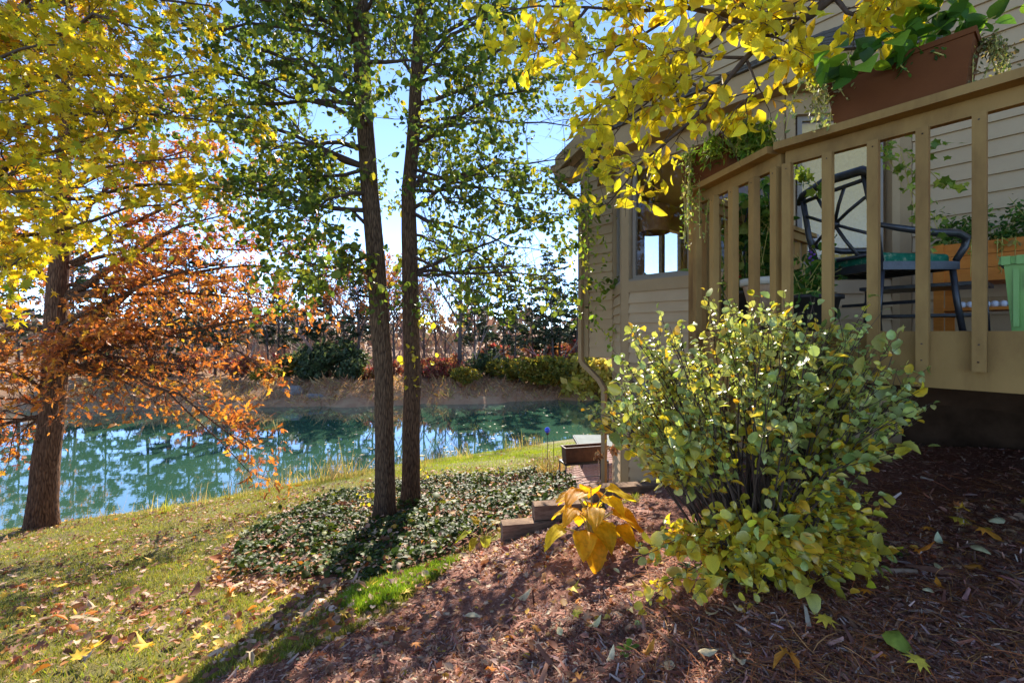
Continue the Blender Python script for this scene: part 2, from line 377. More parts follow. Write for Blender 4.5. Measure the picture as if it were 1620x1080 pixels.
def water_mat():
    m, n, l = new_mat('pond water')
    out = n.new('ShaderNodeOutputMaterial'); df = n.new('ShaderNodeBsdfDiffuse'); gl = n.new('ShaderNodeBsdfGlossy')
    tc = n.new('ShaderNodeTexCoord'); mp = n.new('ShaderNodeMapping'); mp.inputs['Scale'].default_value = (1, 2.2, 1); l.new(tc.outputs['Object'], mp.inputs['Vector'])
    nz = n.new('ShaderNodeTexNoise'); nz.inputs['Scale'].default_value = .25; nz.inputs['Detail'].default_value = 3; l.new(tc.outputs['Object'], nz.inputs['Vector'])
    rp = n.new('ShaderNodeValToRGB'); rp.color_ramp.elements[0].position = .3; rp.color_ramp.elements[1].position = .7
    rp.color_ramp.elements[0].color = (.040, .112, .070, 1); rp.color_ramp.elements[1].color = (.058, .138, .080, 1)
    l.new(nz.outputs['Fac'], rp.inputs[0]); l.new(rp.outputs[0], df.inputs['Color'])
    n1 = n.new('ShaderNodeTexNoise'); n1.inputs['Scale'].default_value = 1.6; n1.inputs['Detail'].default_value = 4; l.new(mp.outputs[0], n1.inputs['Vector'])
    bp = n.new('ShaderNodeBump'); bp.inputs['Strength'].default_value = .018; bp.inputs['Distance'].default_value = .05
    l.new(n1.outputs['Fac'], bp.inputs['Height']); l.new(bp.outputs[0], gl.inputs['Normal'])
    gl.inputs['Roughness'].default_value = .015; gl.inputs['Color'].default_value = (.92, .96, 1, 1)
    fr = n.new('ShaderNodeFresnel'); fr.inputs[0].default_value = 2.4
    ad = n.new('ShaderNodeMath'); ad.operation = 'MULTIPLY_ADD'; ad.inputs[1].default_value = 1.0; ad.inputs[2].default_value = .09; l.new(fr.outputs[0], ad.inputs[0])
    ms = n.new('ShaderNodeMixShader'); l.new(ad.outputs[0], ms.inputs[0]); l.new(df.outputs[0], ms.inputs[1]); l.new(gl.outputs[0], ms.inputs[2])
    l.new(ms.outputs[0], out.inputs[0]); return m
wv = [(-300, 0, WATER), (200, 0, WATER), (200, 170, WATER), (-300, 170, WATER)]
tag(mk('water', wv, [(0, 1, 2, 3)], water_mat()), 'green still pond reflecting trees and sky', kind='structure')

# ------------------------------------------------------------------ house
Dv = unit((-.7944, 1.0, 0)); Nv = np.array((Dv[1], -Dv[0], 0))     # along the wall (away) / into the house
def W(s, c, z=0.0): return Dv * s + Nv * c + UP * z
CW = 5.75; S_END = 5.33
def roof_z(s): return 2.80 + .41 * (5.75 - s) if s > .5 else 2.80 + .41 * 5.25 - .41 * (.5 - s)

house = empty('house', W(3, 6.5, -2.75), 'taupe clapboard house with a polygonal bay beside the wooden deck', 'house')

def wall_block(name, A, B, z0, z1, th=.12, mat='siding', out=None, ztop=None):
    """wall sheathing from plan A to B; outward side is left of A->B unless out given; back by th"""
    A = np.asarray(A, float); B = np.asarray(B, float); d = unit(B - A)
    o = out if out is not None else np.array((-d[1], d[0], 0))
    za, zb = (z1, z1) if ztop is None else ztop
    q = [A + UP * z0, B + UP * z0, B - o * th + UP * z0, A - o * th + UP * z0, A + UP * za, B + UP * zb, B - o * th + UP * zb, A - o * th + UP * za]
    return MB().hexa(q).build(name, M[mat], house)

def siding(wall, A, B, z0, z1, out, ex=.15, clip=None, thick=.032):
    A = np.asarray(A, float); B = np.asarray(B, float); d = unit(B - A); L = np.linalg.norm(B - A); z = z0
    while z < z1 - .03:
        zt = min(z + ex, z1); a, b = 0.0, L
        if clip: a, b = clip(z, zt, L)
        if b - a > .05:
            q = []
            for zz, p, ba in ((z, thick, .002), (zt + (.012 if zt < z1 else 0), .005, .002)):
                q += [A + d * a + out * p + UP * zz, A + d * b + out * p + UP * zz, A + d * b + out * ba + UP * zz, A + d * a + out * ba + UP * zz]
            MB().hexa(q).build('siding_board', M['siding'], wall)
        z = zt

def panel(name, A, B, z0, z1, out, proud, mat, parent, th=.03):
    A = np.asarray(A, float); B = np.asarray(B, float)
    q = []
    for zz in (z0, z1): q += [A + out * proud + UP * zz, B + out * proud + UP * zz, B + out * (proud - th) + UP * zz, A + out * (proud - th) + UP * zz]
    return MB().hexa(q).build(name, M[mat], parent)

OUT = -Nv
# right-hand wall beside the deck (down to the ground under the deck)
wr = wall_block('wall', W(-4, CW), W(1.13, CW), -.3, 0, out=OUT, ztop=(roof_z(-4), roof_z(1.13)))
siding(wr, W(-4, CW), W(1.03, CW), .0, 4.55, OUT, .152)
panel('corner_board', W(1.035, CW), W(1.125, CW), .0, 4.5, OUT, .03, 'trim', wr)
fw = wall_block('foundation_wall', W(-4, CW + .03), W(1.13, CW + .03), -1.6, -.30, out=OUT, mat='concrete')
# wall above the bay
wa = wall_block('wall', W(1.13, CW), W(4.64, CW), 2.45, 0, out=OUT, ztop=(roof_z(1.13), roof_z(4.64)))
siding(wa, W(1.135, CW), W(4.64, CW), 2.62, 4.75, OUT, .152, clip=lambda z, zt, L: (0, min(L, 5.75 - (zt - 2.80) / .41 - 1.135)))
# narrow wall left of the bay, carried out over the patio
wl_ = wall_block('wall', W(4.64, CW), W(S_END, CW), -.42, 0, out=OUT, ztop=(roof_z(4.64), roof_z(S_END)))
siding(wl_, W(4.66, CW), W(S_END - .19, CW), -.40, 2.85, OUT, .152)
panel('corner_board', W(S_END - .18, CW), W(S_END, CW), -.42, 2.9, OUT, .034, 'trim', wl_)
# end wall with a window facing the pond, back and inner faces of the room
S1 = S_END
we = wall_block('wall', W(S1, CW), W(S1, 7.3), -.42, 3.1, out=Dv, th=.15)
we2 = wall_block('wall', W(S1, 8.7), W(S1, 12.0), -.42, 3.1, out=Dv, th=.15)
wall_block('wall', W(S1, 7.3), W(S1, 8.7), 2.05, 3.1, out=Dv, th=.15)
wall_block('wall', W(S1, 7.3), W(S1, 8.7), -.42, .10, out=Dv, th=.15)
fr = MB()
for c0, c1 in ((7.3, 7.38), (7.95, 8.05), (8.62, 8.7)): fr.box(W(S1 - .07, (c0 + c1) / 2, 1.07), (.04, (c1 - c0) / 2, .97), (Dv, Nv, UP))
fr = fr.build('window', M['frame'], house)
for c0, c1 in ((7.38, 7.95), (8.05, 8.62)):
    MB().box(W(S1 - .07, (c0 + c1) / 2, 1.07), (.004, (c1 - c0) / 2, .96), (Dv, Nv, UP)).build('pane', M['glass'], fr)
wall_block('wall', W(-4, 12.0), W(S1, 12.0), -.42, 3.1, out=Nv, mat='siding')
MB().box(W(.7, 8.85, -.12), (4.6, 3.05, .12), (Dv, Nv, UP)).build('inside_floor', M['inside_floor'], house)
MB().box(W(.7, 8.9, 2.6), (4.55, 3.0, .05), (Dv, Nv, UP)).build('ceiling', M['inside'], house)
wall_block('inner_wall', W(-1, 9.6), W(4.2, 9.6), 0, 2.55, th=.05, out=OUT, mat='inside')
wall_block('wall', W(-4, CW), W(-4, 12), -1.2, 3.1, out=-Dv, mat='siding')
# lower storey
BL, BR = W(3.89, 5.0), W(1.876, 5.0)                   # bay front corners
RL, RR = W(4.64, CW), W(1.128, CW)                     # where the bay meets the wall
LOWZ = -2.85
wlow = wall_block('wall', RL + Dv * .02 + Nv * .3, W(4.82, CW + .3), LOWZ, -.43, out=OUT)
wall_block('wall', W(4.82, CW + .3), W(4.82, 12), LOWZ, -.43, out=Dv)
# bay: three faces, two storeys
FACES = {'front': (BR, BL), 'side': (RR, BR), 'end': (BL, RL)}
def lerp(A, B, a): return A + (B - A) * a
def outn(A, B):
    d = unit(B - A); o = np.array((-d[1], d[0], 0)); mid = (A + B) / 2
    return o if o.dot(mid - W(3, 7)) > 0 else -o
def window(A, B, z0, z1, out, recess=.03, fw_=.045, mull=()):
    L = np.linalg.norm(B - A); d = unit(B - A); m = MB()
    def seg(a, b, za, zb): m.hexa([A + d * a + out * (-recess) + UP * za, A + d * b + out * (-recess) + UP * za, A + d * b + out * (-recess - .05) + UP * za, A + d * a + out * (-recess - .05) + UP * za,
                                   A + d * a + out * (-recess) + UP * zb, A + d * b + out * (-recess) + UP * zb, A + d * b + out * (-recess - .05) + UP * zb, A + d * a + out * (-recess - .05) + UP * zb])
    seg(0, fw_, z0, z1); seg(L - fw_, L, z0, z1); seg(fw_, L - fw_, z0, z0 + fw_); seg(fw_, L - fw_, z1 - fw_, z1)
    cuts = [fw_] + [L * q for q in mull] + [L - fw_]
    for q in mull: seg(L * q - .03, L * q + .03, z0 + fw_, z1 - fw_)
    w = m.build('window', M['frame'], house)
    for i in range(len(cuts) - 1):
        a = cuts[i] + (.03 if i else 0); b = cuts[i + 1] - (.03 if i < len(cuts) - 2 else 0)
        q = []
        for zz in (z0 + fw_, z1 - fw_): q += [A + d * a + out * (-recess - .02) + UP * zz, A + d * b + out * (-recess - .02) + UP * zz, A + d * b + out * (-recess - .028) + UP * zz, A + d * a + out * (-recess - .028) + UP * zz]
        MB().hexa(q).build('pane', M['glass'], w)
    panel('sill', A - d * .02, B + d * .02, z0 - .03, z0 - .001, out, .022, 'frame', w, .07)
    return w
ZS, ZT = .70, 2.17                                     # window sill and head
for nm, (A, B) in FACES.items():
    o = outn(A, B); L = np.linalg.norm(B - A); d = unit(B - A)
    cb = .085 if nm != 'front' else .12
    for z0, z1, lower in ((-.42, ZS - .03, 0), (LOWZ, -1.47, 1)):
        w = wall_block('wall', A, B, z0, z1, out=o, th=.1)
        siding(w, A + d * cb, B - d * cb, z0 + (.02 if lower else .02), z1 - .15 if not lower else z1 - .06, o, .13)
        panel('apron_board', A + d * cb, B - d * cb, z1 - (.145 if not lower else .055), z1, o, .028, 'trim', w)
    w = wall_block('wall', A, B, ZT, 2.45, out=o, th=.1); panel('frieze_board', A, B, ZT + .002, 2.40, o, .02, 'trim', w)
    w = wall_block('wall', A, B, -.60, -.42 - .002, out=o, th=.1); panel('band_board', A, B, -.60, -.425, o, .03, 'trim', w)
    # corner posts
    for X, sgn in ((A, 1), (B, -1)):
        for z0, z1 in ((-.42, ZT), (LOWZ, -.602)):
            q = []
            for zz in (z0, z1): q += [X + o * .026 + UP * zz, X + d * sgn * cb + o * .026 + UP * zz, X + d * sgn * cb - o * .09 + UP * zz, X + d * sgn * .004 - o * .09 + UP * zz]
            if sgn < 0: q = [q[1], q[0], q[3], q[2], q[5], q[4], q[7], q[6]]
            MB().hexa(q).build('corner_post', M['trim'], house)
    if nm == 'front':
        wd = window(A + d * .16, B - d * .14, ZS, ZT, o, mull=(.52,)); window(A + d * .16, B - d * .14, -1.46, -.61, o, mull=(.52,))
    elif nm == 'side':
        window(A + d * .13, B - d * .13, ZS, ZT, o); wall_block('wall', A + d * cb, B - d * cb, -1.47, -.602, out=o, th=.1)
        panel('amber_reflection_panel', A + d * .15, B - d * .15, ZS + .05, ZT - .02, o, -.095, 'shade', house, .004)  # added panel, its amber colour stands in for trees mirrored in the glass
    else:
        window(A + d * .10, B - d * .10, ZS, ZT, o); window(A + d * .10, B - d * .10, -1.46, -.61, o)
# bay floors so the two storeys are closed
def poly_slab(name, pts, z0, z1, mat, parent):
    n = len(pts); V = [np.array((*p[:2], z0)) for p in pts] + [np.array((*p[:2], z1)) for p in pts]
    Fc = [tuple(range(n - 1, -1, -1)), tuple(range(n, 2 * n))] + [(i, (i + 1) % n, n + (i + 1) % n, n + i) for i in range(n)]
    return MB().add(V, Fc).build(name, M[mat], parent)
ins = lambda X: X + Nv * .12
poly_slab('inside_floor', [ins(RR) + Dv * .05, ins(BR), ins(BL), ins(RL) - Dv * .05], -.30, -.02, 'inside_floor', house)
poly_slab('ceiling', [ins(RR) + Dv * .05, ins(BR), ins(BL), ins(RL) - Dv * .05], 2.41, 2.44, 'inside', house)
# bay eaves: soffit, fascia boards and hip roof with shingle courses
ov = .24; k45 = ov * math.tan(math.radians(22.5))
EBR = BR + OUT * ov - Dv * k45; EBL = BL + OUT * ov + Dv * k45
ERR = RR - Dv * ov * 1.414; ERL = RL + Dv * ov * 1.414
poly_slab('soffit', [ERR, EBR, EBL, ERL], 2.385, 2.41, 'trim', house)
eav = [ERR, EBR, EBL, ERL]
for i in range(3):
    a, b = eav[i], eav[i + 1]; o = outn(a, b); panel('fascia_board', a, b, 2.375, 2.655, o, .012, 'trim', house, .03)
rise = .62; top = [W(1.5, CW), W(2.1, CW - .001), W(3.6, CW - .001), W(4.3, CW)]
rv = [np.array((*p[:2], 2.662)) for p in [ERR + OUT * .05 - Dv * .05, EBR + OUT * .06 - Dv * .02, EBL + OUT * .06 + Dv * .02, ERL + OUT * .05 + Dv * .05]]
rt = [np.array((*p[:2], 2.662 + rise)) for p in top]
broof = MB().add(rv + rt + [v - UP * .02 for v in rv], [(0, 1, 5, 4), (1, 2, 6, 5), (2, 3, 7, 6), (0, 8, 9, 1), (1, 9, 10, 2), (2, 10, 11, 3), (8, 11, 10, 9)]).build('roof', M['roof'], house)
for i in range(3):
    nrm = unit(np.cross(rv[i + 1] - rv[i], rt[i] - rv[i]));  nrm = nrm if nrm[2] > 0 else -nrm
    for k in range(5):
        t0, t1 = k / 5, (k + 1.15) / 5
        cnt = max(2, int(np.linalg.norm(rv[i + 1] - rv[i]) / .3))
        for j in range(cnt):
            u0, u1 = (j + .02) / cnt, (j + .98) / cnt
            def pt(u, t, h): return lerp(lerp(rv[i], rv[i + 1], u), lerp(rt[i], rt[i + 1], u), min(t, 1)) + nrm * h
            q = [pt(u0, t0, .003), pt(u1, t0, .003), pt(u1, t1, .001), pt(u0, t1, .001), pt(u0, t0, .02), pt(u1, t0, .02), pt(u1, t1, .008), pt(u0, t1, .008)]
            MB().hexa(q).build('shingle', M['roof'], broof)
# main gable roof: two slopes, rake boards, soffit
CO = CW - .32
for s0, s1 in ((5.62, .5), (.5, -5.2)):
    za, zb = roof_z(s0) + .02, roof_z(s1) + .02
    q = [W(s0, CO, za), W(s1, CO, zb), W(s1, 12.4, zb), W(s0, 12.4, za)]
    MB().hexa(q + [p + UP * .13 for p in q]).build('roof', M['roof'], house)
    q = [W(s0, CO - .03, za - .16), W(s1, CO - .03, zb - .16), W(s1, CO - .002, zb - .16), W(s0, CO - .002, za - .16)]
    MB().hexa(q + [p + UP * .25 for p in q]).build('rake_board', M['trim'], house)
    q = [W(s0, CO, za - .05), W(s1, CO, zb - .05), W(s1, CW - .02, zb - .05), W(s0, CW - .02, za - .05)]
    MB().hexa(q + [p + UP * .04 for p in q]).build('soffit', M['trim'], house)
# eave return, gutter end and downspout at the far corner
MB().box(W(5.46, CW - .15, 2.66), (.15, .16, .09), (Dv, Nv, UP)).build('eave_return', M['trim'], house)
g = MB(); g.box(W(5.68, CW + 2.4, 2.80), (.055, 2.75, .055), (Dv, Nv, UP)); g.build('gutter', M['trim'], house)
ds = MB(); pp = [W(5.66, CW - .28, 2.76), W(5.63, CW - .26, 2.55), W(5.36, CW - .09, 2.22), W(5.28, CW - .075, 2.05), W(5.28, CW - .075, -.44), W(5.26, CW - .06, -.52), W(4.95, CW + .0, -.78), W(4.86, CW + .02, -.92), W(4.86, CW + .02, -2.74)]
for a, b in zip(pp[:-1], pp[1:]): ds.bar(a, b + unit(b - a) * .02, .075, .06, up=OUT)
ds.build('downspout', M['trim'], house)
# hanging lamp seen through the bay window
lp = P(1034, 348, 7.6)
lamp = empty('pendant_lamp', lp + UP * .75, 'round brown pendant lamp hanging behind the bay window', 'lamp')
sh = MB(); n = 20
V = [lp + np.array((math.cos(a) * r, math.sin(a) * r, z)) for r, z in ((.26, -.22), (.24, .22)) for a in np.linspace(0, 2 * math.pi, n, endpoint=False)]
sh.add(V, [(i, (i + 1) % n, n + (i + 1) % n, n + i) for i in range(n)]); sh.build('lamp_shade', M['lampshade'], lamp, True)
MB().tube([lp + UP * .1, lp + UP * .75], .008, 6).build('cord', M['iron'], lamp)

# ------------------------------------------------------------------ deck
CD = 2.64
A_ = W(.995, CD); B_ = np.array((1.278, 3.23, 0)); sB, cB = B_.dot(Dv), B_.dot(Nv)
deck = empty('wooden_deck', W(-.5, 4.0, -1.1), 'tan painted wooden deck with slatted railing against the house', 'deck')
def send(c):
    s = .995 + (c - CD) / (cB - CD) * (sB - .995) if c < cB else sB
    return min(s, 1.10 + max(0, 5.72 - c)) - .02
c = CD + .045
while c < CW - .04:
    c1 = min(c + .138, CW - .03)
    q = [W(-3.2, c, -.028), W(min(send(c), send(c1)), c, -.028), W(min(send(c), send(c1)), c1, -.028), W(-3.2, c1, -.028)]
    MB().hexa(q + [p + UP * .026 for p in q]).build('deck_board', M['rail'], deck); c += .144
D2 = unit(B_ - A_); O2 = np.array((-D2[1], D2[0], 0)); 
if O2.dot(A_ - W(0, 5)) < 0: O2 = -O2
def rim(a, b, out): return panel('rim_board', a, b, -.24, .004, out, 0, 'rail', deck, .038)
rim(W(-3.2, CD), A_ + Dv * .0, OUT); rim(A_ + D2 * .004, B_, O2); rim(B_ + Nv * .004, W(sB, CW - .04), Dv)
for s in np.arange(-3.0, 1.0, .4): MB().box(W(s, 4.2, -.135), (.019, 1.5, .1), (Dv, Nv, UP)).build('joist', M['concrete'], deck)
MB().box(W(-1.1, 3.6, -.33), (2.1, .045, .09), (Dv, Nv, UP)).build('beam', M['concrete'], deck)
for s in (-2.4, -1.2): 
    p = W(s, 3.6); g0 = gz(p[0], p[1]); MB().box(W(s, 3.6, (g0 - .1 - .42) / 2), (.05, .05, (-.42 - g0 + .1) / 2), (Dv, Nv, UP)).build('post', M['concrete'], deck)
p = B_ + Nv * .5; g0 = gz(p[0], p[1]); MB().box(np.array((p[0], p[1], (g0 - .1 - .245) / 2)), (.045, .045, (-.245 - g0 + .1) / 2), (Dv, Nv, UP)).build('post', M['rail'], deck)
# railing: cap rails with balusters
RT = .99
cap = MB()
def cap_sec(mb, a, b, out, w=.14):
    mb.hexa([a + out * w * .62 + UP * (RT - .038), b + out * w * .62 + UP * (RT - .038), b - out * w * .38 + UP * (RT - .038), a - out * w * .38 + UP * (RT - .038),
             a + out * w * .62 + UP * RT, b + out * w * .62 + UP * RT, b - out * w * .38 + UP * RT, a - out * w * .38 + UP * RT])
A2 = A_ + OUT * .0
cap_sec(cap, W(-3.2, CD), A_ + Dv * .02, OUT)
rail = cap.build('railing', M['rail'], deck)
def cap_child(a, b, out): 
    m = MB(); cap_sec(m, a, b, out); m.build('top_rail', M['rail'], rail)
cap_child(A_ + D2 * .022 - UP * .001, B_ - UP * .001, O2); cap_child(B_ + Nv * .03 - UP * .002, W(sB, CW - .05, -.002), Dv)
def apron(a, b, out): panel('lower_rail', a, b, RT - .108, RT - .039, out, .012, 'rail', rail, .038)
apron(W(-3.2, CD), A_ - Dv * .01, OUT); apron(A_ + D2 * .012, B_, O2); apron(B_ + Nv * .02, W(sB, CW - .06), Dv)
def baluster(p, ax, out, z0=-.166, z1=RT - .11, w=.021):
    c_ = p + out * .024
    jz = random.uniform(-.006, .006)
    q = []
    for zz in (z0 + jz, z1): q += [c_ - ax * w - out * w + UP * zz, c_ + ax * w - out * w + UP * zz, c_ + ax * w + out * w + UP * zz, c_ - ax * w + out * w + UP * zz]
    if out.dot(np.cross(ax, UP)) < 0: q = [q[3], q[2], q[1], q[0], q[7], q[6], q[5], q[4]]
    # chamfered outer foot, as on the photograph
    m = MB().hexa(q); nf = len(m.f)
    for zz in (z0 + .045, z0 + .115, z1 - .03): m.tube([c_ + out * (w - .001) + ax * random.uniform(-.004, .004) + UP * zz, c_ + out * (w + .0015) + UP * zz], .0035, 6)
    b_ = m.build('baluster', M['rail'], rail); b_.data.materials.append(M['nail'])
    for pg in b_.data.polygons[nf:]: pg.material_index = 1
for px in (1246, 1310, 1382, 1460, 1550, 1662, 1800, 1980, 2250):
    u = (px - CX) / F; d = (CD - .024) / (Nv[0] * u + Nv[1]); p = np.array((u * d, d, 0)); baluster(p - OUT * .024, Dv, OUT)
for px in (1228, 1193, 1160, 1130, 1103):
    u = (px - CX) / F; best = min(np.linspace(0, .83, 400), key=lambda t: abs((A_ + D2 * t + O2 * .024)[0] / (A_ + D2 * t + O2 * .024)[1] - u)); baluster(A_ + D2 * best, D2, O2)
for k in range(15): baluster(B_ + Nv * (.05 + k * .175), Nv, Dv)

# ------------------------------------------------------------------ patio, retaining timbers, garden furniture
patio = MB(); n = len(PATIO)
ord_ = PATIO
cen = ord_.mean(0)
patio.add([(*p, -2.76) for p in ord_] + [(*p, -2.95) for p in ord_], [tuple(range(n))] + [(i, n + i, n + (i + 1) % n, (i + 1) % n) for i in range(n)])
patio = patio.build('patio', M['grout']); tag(patio, 'round edged brick paver patio below the bay', kind='structure')
brick_me = {}
def shared(key, fn):
    if key not in brick_me: brick_me[key] = fn()
    return brick_me[key]
def boxmesh(hx, hy, hz, mat, bev=.006):
    V = []; 
    for z, k in ((-hz, 0), (hz - bev, 0), (hz, bev)):
        V += [(-hx + k, -hy + k, z), (hx - k, -hy + k, z), (hx - k, hy - k, z), (-hx + k, hy - k, z)]
    Fc = [(3, 2, 1, 0), (8, 9, 10, 11)]
    for b in (0, 4): Fc += [(b + i, b + (i + 1) % 4, b + 4 + (i + 1) % 4, b + 4 + i) for i in range(4)]
    return make_mesh('brick', V, Fc, mat)
bme = boxmesh(.098, .048, .02, M['brick'])
bax = math.atan2(Dv[1], Dv[0]); cnt = 0
pb = inside
for i in range(-6, 32):
    for j in range(-30, 30):
        p = W(6.2 + i * .105, 3.6 + j * .21 + (.105 if i % 2 else 0))
        if not bool(inside(PATIO, np.array([p[0]]), np.array([p[1]]))[0]): continue
        sx = p[0] / p[1] * F + CX
        if not (840 < sx < 1000) or p[1] < 7.2 or p[1] > 10.5 or cnt > 290: continue
        o = bpy.data.objects.new('brick', bme); COL.objects.link(o); o.parent = patio; cnt += 1
        o.location = (p[0], p[1], -2.755 + random.uniform(-.003, .004)); o.rotation_euler = (0, 0, bax + math.pi / 2 + random.uniform(-.02, .02))

TIMB = [((1130, 776), (938, 769), 4.60, -1.565), ((945, 800), (852, 798), 4.52, -1.70), ((862, 832), (792, 829), 4.44, -1.86)]
tw = empty('timber_retaining_wall', W(1.2, 3.6, -2.0), 'weathered timber retaining wall stepping down beside the yellow hosta', 'retaining wall')
tops = [(1.62, 4.72, -1.555, .80, 4.60), (.99, 4.62, -1.695, .21, 4.50), (.45, 4.50, -1.84, -.10, 4.40)]
for k, (xa, ya, zt, xb, yb) in enumerate(tops):
    for lay in range(3):
        a = np.array((xa + .02 * lay, ya, zt - .07 - .145 * lay)); b = np.array((xb - (.0 if lay == 0 else 0.0), yb, zt - .07 - .145 * lay))
        m = MB(); m.bar(a, b, .14, .138); m.build('timber', M['timber'], tw)

def plank_poly(name, pts, rad, mat, parent, n=6): return MB().tube(pts, rad, n).build(name, mat, parent, True)
# iron plant stand with a long brown box on it
GP = -2.73
st = empty('iron_plant_stand', P(925, 752, 8.0) * 1.0, 'low black iron stand on the brick patio by the bay', 'stand')
sa, sb = np.array((.93, 7.85, 0)), np.array((1.70, 8.05, 0)); sdv = unit(sb - sa); sdn = np.array((-sdv[1], sdv[0], 0))
st.location = tuple(((sa + sb) / 2 + UP * GP)); HT = .44
fr_ = MB(); 
for q in (0, .30): fr_.bar(sa + sdn * q + UP * (GP + HT), sb + sdn * q + UP * (GP + HT), .03, .03)
for q in (sa, sb): fr_.bar(q + UP * (GP + HT), q + sdn * .30 + UP * (GP + HT), .03, .03)
for q in (.08, .15, .22): fr_.bar(sa + sdn * q + UP * (GP + HT), sb + sdn * q + UP * (GP + HT), .012, .012)
fr_.build('frame', M['iron'], st)
for q in (sa, sb):
    for r in (0, .30):
        b = q + sdn * r; plank_poly('leg', [b + UP * (GP + HT), b + UP * (GP + .12), b - sdv * .01 + UP * (GP + .04), b - sdv * .03 + UP * GP], .012, M['iron'], st)
for q in (0, .30): plank_poly('stretcher', [sa + sdn * q + UP * (GP + .1), sb + sdn * q + UP * (GP + .1)], .008, M['iron'], st)

def trough(name, A, B, out, z, h, w, flare, rim_, label, cat='planter', group=None, mat='planter'):
    """tapered window-box planter lying from A to B (bottom), hollow, with rim and soil"""
    A = np.asarray(A, float); B = np.asarray(B, float); d = unit(B - A); mid = (A + B) / 2
    e = empty(name, np.array((mid[0], mid[1], z)), label, cat, group)
    def ring(k, hh, ins=0): 
        f = flare * k; return [A - d * (f - ins) + out * (w / 2 + f * .5 - ins) + UP * (z + hh), B + d * (f - ins) + out * (w / 2 + f * .5 - ins) + UP * (z + hh), B + d * (f - ins) - out * (w / 2 + f * .5 - ins) + UP * (z + hh), A - d * (f - ins) - out * (w / 2 + f * .5 - ins) + UP * (z + hh)]
    R = [ring(0, 0), ring(.9, h * .9), ring(.9, h * .9, -rim_), ring(1, h, -rim_), ring(1, h, .012), ring(.7, h * .72, .012)]
    V = sum(R, []); Fc = [(0, 3, 2, 1)]
    for i in range(len(R) - 1): Fc += [(4 * i + j, 4 * i + (j + 1) % 4, 4 * i + 4 + (j + 1) % 4, 4 * i + 4 + j) for j in range(4)]
    MB().add(V, Fc).build('box', M[mat], e)
    MB().add(ring(.75, h * .78, .013), [(0, 1, 2, 3)]).build('soil', M['soil'], e)
    return e
tb = (sa + sb) / 2 + sdn * .15
trough('brown_planter_box', tb - sdv * .37 , tb + sdv * .40, -sdn, GP + HT + .016, .26, .20, .015, .012, 'long dark brown planter box lying on the iron stand', mat='darkwood')
# glass table at the far edge of the patio
tt = empty('patio_table', np.array((1.86, 9.6, GP)), 'pale topped metal patio table behind the iron stand', 'table')
tp = MB(); tp.box((1.86, 9.6, GP + .44), (.5, .5, .012)); tp.build('table_top', M['tabletop'], tt)
fm = MB()
for a, b in (((-1, -1), (1, -1)), ((1, -1), (1, 1)), ((1, 1), (-1, 1)), ((-1, 1), (-1, -1))): fm.bar((1.86 + a[0] * .5, 9.6 + a[1] * .5, GP + .41), (1.86 + b[0] * .5, 9.6 + b[1] * .5, GP + .41), .03, .05)
fm.build('frame', M['iron'], tt)
for x in (-.46, .46):
    for y in (-.46, .46): plank_poly('leg', [(1.86 + x, 9.6 + y, GP + .40), (1.86 + x * .93, 9.6 + y * .93, GP + .2), (1.86 + x, 9.6 + y, GP)], .014, M['iron'], tt)
# blue globe on a stake, second bare stake beside it
def sphere(c, r, nu=16, nv=10):
    V = []; Fc = []
    for i in range(nv + 1):
        th = math.pi * i / nv
        for j in range(nu): V.append(np.asarray(c) + r * np.array((math.sin(th) * math.cos(2 * math.pi * j / nu), math.sin(th) * math.sin(2 * math.pi * j / nu), math.cos(th))))
    for i in range(nv):
        for j in range(nu): Fc.append((i * nu + j, (i + 1) * nu + j, (i + 1) * nu + (j + 1) % nu, i * nu + (j + 1) % nu))
    return V, Fc
gb = P(866, 680, 8.6); g0 = gz(gb[0], gb[1])
ge = empty('garden_globe_stake', (gb[0], gb[1], g0), 'blue glass garden globe on a thin dark stake at the lawn edge', 'garden ornament')
MB().add(*sphere(gb, .055)).build('globe', M['blue'], ge, True)
MB().tube([(gb[0], gb[1], g0 - .05), gb - UP * .04], .006, 6).build('stake', M['iron'], ge)
MB().add(*sphere(gb - UP * .07, .028)).build('socket', M['twig'], ge, True)
sp_ = P(876, 705, 8.7); g0 = gz(sp_[0], sp_[1])
tag(MB().tube([(sp_[0], sp_[1], g0 - .05), sp_ , sp_ + np.array((.0, 0, .12))], .006, 6).build('thin_stake', M['iron']), 'bare thin dark stake right of the blue globe', 'stake')

# ------------------------------------------------------------------ deck furniture
# patio chair, back to the railing, cast metal with wheel pattern back
KW = np.array((-.12, .993, 0)); KF = np.array((.993, .12, 0)); KO = np.array((2.24, 3.04, 0))
def K(w, f, z): return KO + KW * w + KF * f + UP * (z * .94)
ch = empty('patio_chair', K(0, .25, 0), 'black cast metal patio chair with wheel patterned back behind the railing', 'chair')
R_ = .016
bp_l = [K(.24, .0, .45), K(.26, -.06, .72), K(.25, -.12, 1.02)]; bp_r = [K(-.24, .0, .45), K(-.26, -.06, .72), K(-.25, -.12, 1.02)]
plank_poly('back_post', bp_l, .019, M['iron'], ch, 8); plank_poly('back_post', bp_r, .019, M['iron'], ch, 8)
plank_poly('top_rail', [K(.30, -.11, .99), K(.24, -.13, 1.035), K(.0, -.165, 1.06), K(-.24, -.13, 1.05), K(-.30, -.11, 1.01)], [.018, .026, .03, .03, .03], M['iron'], ch, 8)
bk = MB(); ctr = K(0, -.095, .76)
for a in range(8):
    an = math.pi / 8 + a * math.pi / 4; e_ = K(.235 * max(-1, min(1, 1.3 * math.cos(an))), -.08 - .05 * math.sin(an), .76 + .24 * max(-1, min(1, 1.3 * math.sin(an)))); bk.tube([ctr, (ctr + e_) / 2 - KF * .008, e_], .011, 6)
